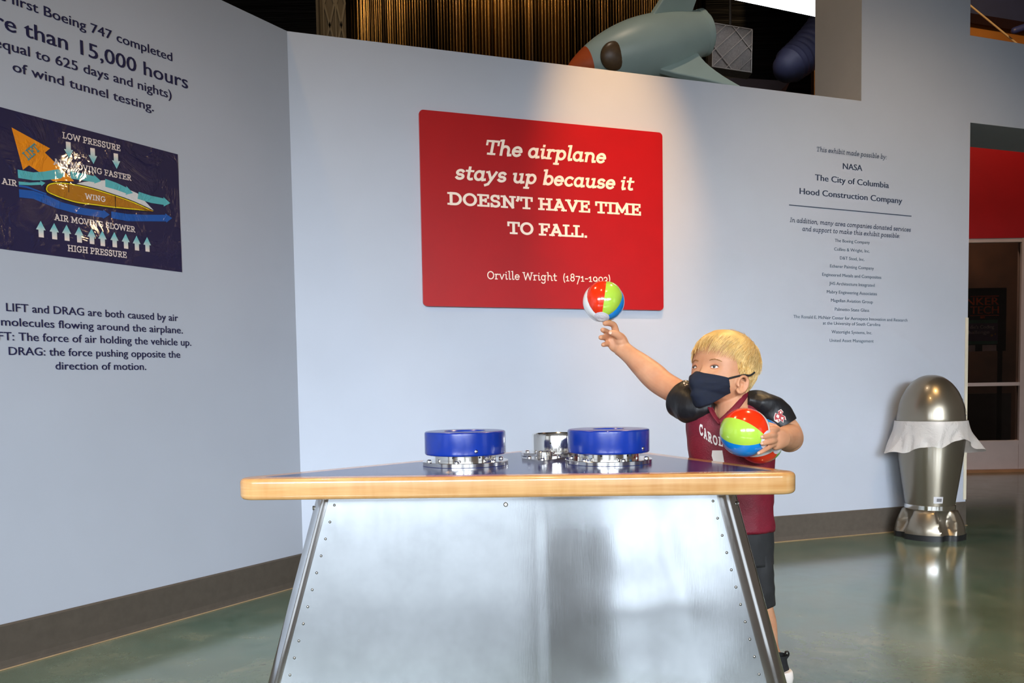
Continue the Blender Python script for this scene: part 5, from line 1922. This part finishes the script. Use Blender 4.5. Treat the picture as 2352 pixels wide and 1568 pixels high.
def ring_at(py, xl, xr, dep, dc=0.0, seg=64, sq=0.88, z_tilt=0.0):
    a, b = J(xl, py, dc), J(xr, py, dc)
    c = (a + b) / 2
    hw = (b - a).length / 2
    out = []
    for i in range(seg):
        t = 2 * PI * i / seg
        ct, st = math.cos(t), math.sin(t)
        out.append(c + V3((hw * math.copysign(abs(ct) ** sq, ct), dep * math.copysign(abs(st) ** sq, st), z_tilt * ct)))
    return out


prof = [(908, 1640, 1722, .046, .012), (916, 1620, 1742, .060, .010), (928, 1600, 1766, .074, .008), (945, 1586, 1779, .084, .006), (968, 1578, 1780, .090, .004), (990, 1579, 1778, .092, .002), (1020, 1582, 1776, .093, 0), (1052, 1586, 1775, .094, 0),
        (1100, 1592, 1773, .095, 0), (1150, 1599, 1771, .097, 0), (1185, 1604, 1772, .098, 0), (1214, 1606, 1774, .099, 0)]
prof = catmull(prof, 46)
rings = []
for k, (py, xl, xr, dp, dc) in enumerate(prof):
    rg_ = ring_at(py, xl, xr, dp, dc + .02)
    cen = sum(rg_, V3((0, 0, 0))) / len(rg_)
    amp = 0.0022 + 0.0040 * max(0, (py - 1040) / 170)
    out = []
    for i, p in enumerate(rg_):
        d = (p - cen).normalized()
        out.append(p + d * amp * noise.noise(V3((d.x * 3.2, d.y * 3.2, py * 0.020))) + d * amp * .6 * noise.noise(V3((d.x * 7, d.y * 7, py * 0.05))))
    rings.append(out)
rings.append([p + (sum(rings[-1], V3((0, 0, 0))) / 64 - p) * 0.04 + V3((0, 0, .003)) for p in rings[-1]])
# V neck: push the front of the collar rings down around the throat
vn = J(1652, 966, -.075)
bm = bmesh.new()
loft(bm, rings, True, False)
jb = bm.copy()
# open the neckline: remove faces of the front V and the top
vcut_l, vcut_r = (1627, 926), (1708, 905)


def pix(p):
    d = p - EYE
    X, Y, Z = d.dot(RT), d.dot(UP), d.dot(FWD)
    return 1176 + FPX * X / Z, PRINC_Y - FPX * Y / Z


def in_v(px, py):
    """inside the V opening, measured on the front of the shirt"""
    lx, ly = 1630, 918
    rx, ry = 1706, 900
    bx, by = 1652, 968
    def sd(ax_, ay_, bx_, by_): return (px - ax_) * (by_ - ay_) - (py - ay_) * (bx_ - ax_)
    a_ = sd(lx, ly, bx, by)
    b_ = sd(bx, by, rx, ry)
    return a_ > 0 and b_ > 0


bmesh.ops.subdivide_edges(bm, edges=[e for e in bm.edges if pix(e.verts[0].co)[1] < 985 and e.verts[0].co.y < DT + .03], cuts=2, use_grid_fill=True)
front_ = [f for f in bm.faces if f.calc_center_median().y < DT + .02 and pix(f.calc_center_median())[1] < 985]
for (ax_, ay_), (bx_, by_) in (((1630, 918), (1652, 968)), ((1652, 968), (1706, 900))):
    gm_ = list({v for f in front_ for v in f.verts}) + list({e for f in front_ for e in f.edges}) + front_
    bmesh.ops.bisect_plane(bm, geom=gm_, dist=1e-6, plane_co=EYE, plane_no=ray(ax_, ay_).cross(ray(bx_, by_)).normalized())
    front_ = [f for f in bm.faces if f.calc_center_median().y < DT + .02 and pix(f.calc_center_median())[1] < 985]
kill = []
for f in bm.faces:
    c = f.calc_center_median()
    px_, py_ = pix(c)
    if c.y < DT + .02 and in_v(px_, py_) and py_ < 972: kill.append(f)
    elif py_ < 909 and f.normal.z > 0.5 and len(f.verts) > 6: kill.append(f)
bmesh.ops.delete(bm, geom=kill, context='FACES')
jersey = obj('jersey', bm, gar.m, boy, smooth=True)
md = jersey.modifiers.new('s', 'SOLIDIFY')
md.thickness = 0.002
md.offset = -1
bm2 = jb
jtree = BVHTree.FromBMesh(bm2)


def on_shirt(px, py, off):
    r_ = ray(px, py).normalized()
    hit = jtree.ray_cast(EYE, r_)
    if hit[0] is None: return at(px, py, DT - .08)
    return hit[0] - r_ * off


# collar band following the V
bm = bmesh.new()
for path in ([(1715, 899, -.015), (1708, 912, -.042), (1695, 930, -.060), (1677, 949, -.072), (1653, 971, -.082)], [(1627, 923, -.015), (1632, 938, -.048), (1641, 955, -.068), (1653, 971, -.082)]):
    pts = [J(*p_) for p_ in path]
    sweep(bm, pts, [.0095] * len(pts), 10, 22, rb=[.0035] * len(pts), ref=(1, 0, -.4))
nb_ = [J(1715, 899, -.015), J(1719, 898, .02), J(1712, 897, .06), J(1690, 897, .085), J(1655, 900, .085), J(1634, 909, .05), J(1627, 923, -.015)]
sweep(bm, nb_, [.0095] * 7, 10, 30, rb=[.004] * 7, ref=(0, 0, 1))
obj('collar', bm, collar.m, jersey, smooth=True)


def sleeve(name, pts, rad, rb, ref):
    """raglan sleeve: soft tube with creases, open at the cuff"""
    N = 30
    data = catmull([tuple(p) + (a, b) for p, a, b in zip(pts, rad, rb)], N)
    P = [V3(d[:3]) for d in data]
    bm = bmesh.new()
    x = V3(ref)
    rings = []
    for i in range(N):
        t = (P[min(i + 1, N - 1)] - P[max(i - 1, 0)]).normalized()
        x = (x - t * x.dot(t)).normalized()
        y = t.cross(x)
        ring = []
        for k in range(48):
            a = 2 * PI * k / 48
            w_ = 0.0030 * noise.noise(V3((math.cos(a) * 2.2, math.sin(a) * 2.2, i * .22 + 5))) + 0.0022 * math.sin(3 * a + i * .35) * min(1, i / 8)
            ring.append(P[i] + x * ((data[i][3] + w_) * math.cos(a)) + y * ((data[i][4] + w_) * math.sin(a)))
        rings.append(ring)
    cen = sum(rings[-1], V3((0, 0, 0))) / 48
    rings.append([p + (cen - p) * 0.05 for p in rings[-1]])
    rings.append([p + (cen - p) * 0.05 - (P[-1] - P[-3]).normalized() * 0.02 for p in rings[-2]])
    loft(bm, rings, True, False)
    return obj(name, bm, blkc.m, jersey, smooth=True)


s_r = sleeve('sleeve', [J(1642, 931, -.005), J(1614, 932, .012), J(1594, 931, .025), J(1579, 925, .05), J(1564, 917, .08)], [.036, .052, .058, .060, .064], [.05, .066, .066, .058, .056], (0.35, 0, -.9))
s_l = sleeve('sleeve', [J(1708, 919, .01), J(1738, 926, .008), J(1764, 940, .0), J(1783, 957, -.010), J(1796, 978, -.015)], [.028, .041, .050, .050, .050], [.066, .078, .072, .060, .056], (0.6, 0, .8))
# embroidered patch on the sleeve
def sleeve_patch(so, seed, cx, cy, k):
    t_ = BVHTree.FromObject(so, bpy.context.evaluated_depsgraph_get())
    def P(px, py, off):
        r_ = ray(px, py).normalized()
        h_ = t_.ray_cast(EYE, r_)
        return (h_[0] - r_ * off) if h_[0] is not None else None
    bm = bmesh.new()
    shapes = [(0, [(-13, 2), (-10, -8), (-3, -5), (-4, -12), (3, -16), (8, -10), (5, -4), (12, 0), (14, 8), (9, 6), (8, 14), (2, 9), (-4, 14), (-5, 7), (-12, 9)]),
              (1, [(-9, 1), (-7, -5), (-1, -2), (-3, 5)]), (1, [(0, -12), (4, -13), (5, -8), (1, -7)]), (1, [(3, 2), (10, 2), (9, 5), (5, 9)]), (1, [(-4, 8), (1, 6), (0, 11)])]
    off = 0.0012
    for mi, poly in shapes:
        if mi == 0:
            out_ = [P(cx + x * k * 1.14, cy + y * k * 1.14, off) for x, y in poly]
            if None not in out_:
                n0 = len(bm.faces)
                bm.faces.new([bm.verts.new(p) for p in out_])
                recolor(bm, 1, n0)
        off += 0.0005
        pts_ = [P(cx + x * k, cy + y * k, off) for x, y in poly]
        if None in pts_: continue
        n0 = len(bm.faces)
        bm.faces.new([bm.verts.new(p) for p in pts_])
        recolor(bm, mi, n0)
    bmesh.ops.triangulate(bm, faces=bm.faces[:])
    return obj('emblem', bm, [simple('emblem_red', (170, 40, 48), 0.6).m, simple('emblem_thread', (232, 214, 204), 0.6).m], so)


bpy.context.view_layer.update()
sleeve_patch(s_l, 1, 1791, 956, 0.92)
sleeve_patch(s_r, 2, 1574, 880, 0.55)

# ---- lettering on the chest: an arched word, cut off by the ball, and a large 1
word = [('C', 1610.5, 987, 8.5, 25, 22), ('A', 1620, 996, 8.5, 24, 30), ('R', 1630.5, 1004.5, 10, 22, 34), ('O', 1642.5, 1010.5, 11, 21, 26), ('L', 1655, 1014, 10, 20, 18), ('I', 1666, 1016, 6, 20, 5), ('N', 1678, 1015, 12, 20, 0), ('A', 1692, 1012, 12, 20, -10)]
for ch, cx_, cy_, w_, h_, sk in word:
    vs, fs, l, r = slab(ch, 0.16, 0.11)
    bm = bmesh.new()
    bv = []
    for x, y, e in vs:
        fx = (x - (l + r) / 2) / (r - l) * w_
        fy = -(y - .35) / .70 * h_
        bv.append(bm.verts.new(on_shirt(cx_ + fx - fy * -0.05, cy_ + fy + fx * math.tan(R(sk)), 0.0035 + e)))
    for q in fs: bm.faces.new([bv[i] for i in q])
    obj('letter', bm, white_p, jersey)
bm = bmesh.new()
one = [(1636, 1034), (1659, 1034), (1659, 1072), (1665, 1072), (1665, 1082), (1634, 1082), (1634, 1072), (1642, 1072), (1642, 1047), (1634.5, 1046)]
cols_ = []
f_ = bm.faces.new([bm.verts.new((x, y, 0)) for x, y in one])
bmesh.ops.triangulate(bm, faces=bm.faces[:])
bmesh.ops.subdivide_edges(bm, edges=bm.edges[:], cuts=3, use_grid_fill=True)
for v in bm.verts: v.co = on_shirt(v.co.x, v.co.y, 0.0035)
obj('number', bm, white_p, jersey)

# ---- shorts
sh = simple('black_shorts_cloth', (34, 33, 34), 0.75, var=0.12, scale=30)
sh.bump(sh.noise(18, 3, 0.5, sc=(1, 1, .5)), 0.5, 0.012)
sh.bump(sh.noise(420, 2), 0.2, 0.0008)
bm = bmesh.new()
rings = []
for py, xl, xr, dp in catmull([(1190, 1612, 1768, .088), (1215, 1610, 1772, .092), (1250, 1612, 1774, .094), (1290, 1616, 1774, .092)], 14):
    rg_ = ring_at(py, xl, xr, dp, .02, 56)
    cen = sum(rg_, V3((0, 0, 0))) / 56
    rings.append([p + (p - cen).normalized() * (0.003 * noise.noise(V3((p.x * 30, p.y * 30, p.z * 22)))) for p in rg_])
loft(bm, rings, True, True)
for pl_ in ([(1258, 1702, 1769, .078, .02), (1285, 1698, 1772, .082, .02), (1320, 1700, 1774, .080, .02), (1360, 1703, 1775, .072, .015), (1388, 1704, 1776, .066, .012)],
            [(1258, 1622, 1694, .078, .02), (1285, 1614, 1696, .084, .015), (1320, 1612, 1698, .082, .03), (1360, 1616, 1700, .074, .05), (1394, 1617, 1702, .068, .065)]):
    rings = []
    for py, xl, xr, dp, dc in catmull(pl_, 18):
        rg_ = ring_at(py, xl, xr, dp, dc, 44, 1.0, 0.004 * max(0, (py - 1340) / 50))
        cen = sum(rg_, V3((0, 0, 0))) / 44
        rings.append([p + (p - cen).normalized() * (0.007 * noise.noise(V3((p.x * 26, p.y * 26, p.z * 30)))) for p in rg_])
    c_ = sum(rings[-1], V3((0, 0, 0))) / 44
    rings.append([p + (c_ - p) * .08 for p in rings[-1]])
    rings.append([p + (c_ - p) * .02 + V3((0, 0, .03)) for p in rings[-1]])
    loft(bm, rings, True, False)
obj('shorts', bm, sh.m, boy, smooth=True)

# ---- shoes
kn = simple('black_knit', (24, 24, 26), 0.8, var=0.2, scale=120)
kn.bump(kn.noise(260, 2), 0.4, 0.001)
so_m = simple('white_rubber', (226, 216, 208), 0.5, var=0.02).m
for hx, hy, ang, hz in ((0.866, 2.575, 186, 0.0), (0.735, 2.735, 200, 0.0)):
    fw_ = V3((math.cos(R(ang)), math.sin(R(ang)), 0))
    sd_ = V3((-fw_.y, fw_.x, 0))
    B0_ = V3((hx, hy, 0))
    SP = lambda a, b_, z: B0_ + fw_ * a + sd_ * b_ + V3((0, 0, z))
    outl = [tuple(p) for p in catmull([(-.006, 0), (.0, .022), (.03, .031), (.09, .029), (.14, .037), (.178, .026), (.190, 0), (.178, -.030), (.14, -.036), (.09, -.028), (.03, -.030), (.0, -.022), (-.006, 0)], 48)][:-1]
    rings = []
    for z, k_ in ((0.0, .93), (.004, 1.0), (.020, 1.03), (.030, 1.0), (.034, .94)):
        rings.append([SP(.09 + (a - .09) * k_, b_ * k_, z + (.010 * max(0, 1 - a / .05) if z > .02 else 0)) for a, b_ in outl])
    bm = bmesh.new()
    loft(bm, rings, True, True)
    shoe = obj('shoe', bm, so_m, boy, auto=60)
    shoe['label'] = 'black knit shoe with a white rubber sole'
    bm = bmesh.new()
    up = [(.0, .034, .034, .0), (.010, .060, .033, .0), (.012, .078, .031, .0), (.010, .094, .030, .0)]
    rings = []
    for z, a0, a1, hw in ((.030, .000, .180, .030), (.045, .001, .172, .029), (.060, .006, .140, .027), (.075, .009, .104, .0255), (.092, .008, .082, .0265)):
        rings.append([SP((a0 + a1) / 2 + (a1 - a0) / 2 * math.cos(2 * PI * i / 36), hw * math.sin(2 * PI * i / 36), z) for i in range(36)])
    loft(bm, rings, True, False)
    obj('shoe_upper', bm, kn.m, shoe, smooth=True)
    bm = bmesh.new()
    sweep(bm, [SP(.014, 0, .074), SP(.003, 0, .088), SP(.004, 0, .099), SP(.012, 0, .099), SP(.014, 0, .090)], [.0055] * 5, 10, 18, rb=[.002] * 5, ref=sd_)
    obj('pull_tab', bm, blk, shoe, smooth=True)
    bm = bmesh.new()
    sweep(bm, [SP(.10, .028, .052), SP(.075, .0, .088), SP(.10, -.028, .052)], [.002] * 3, 8, 10)
    sweep(bm, [SP(.125, .028, .046), SP(.10, .0, .076), SP(.125, -.028, .046)], [.002] * 3, 8, 10)
    obj('lace', bm, so_m, shoe, smooth=True)
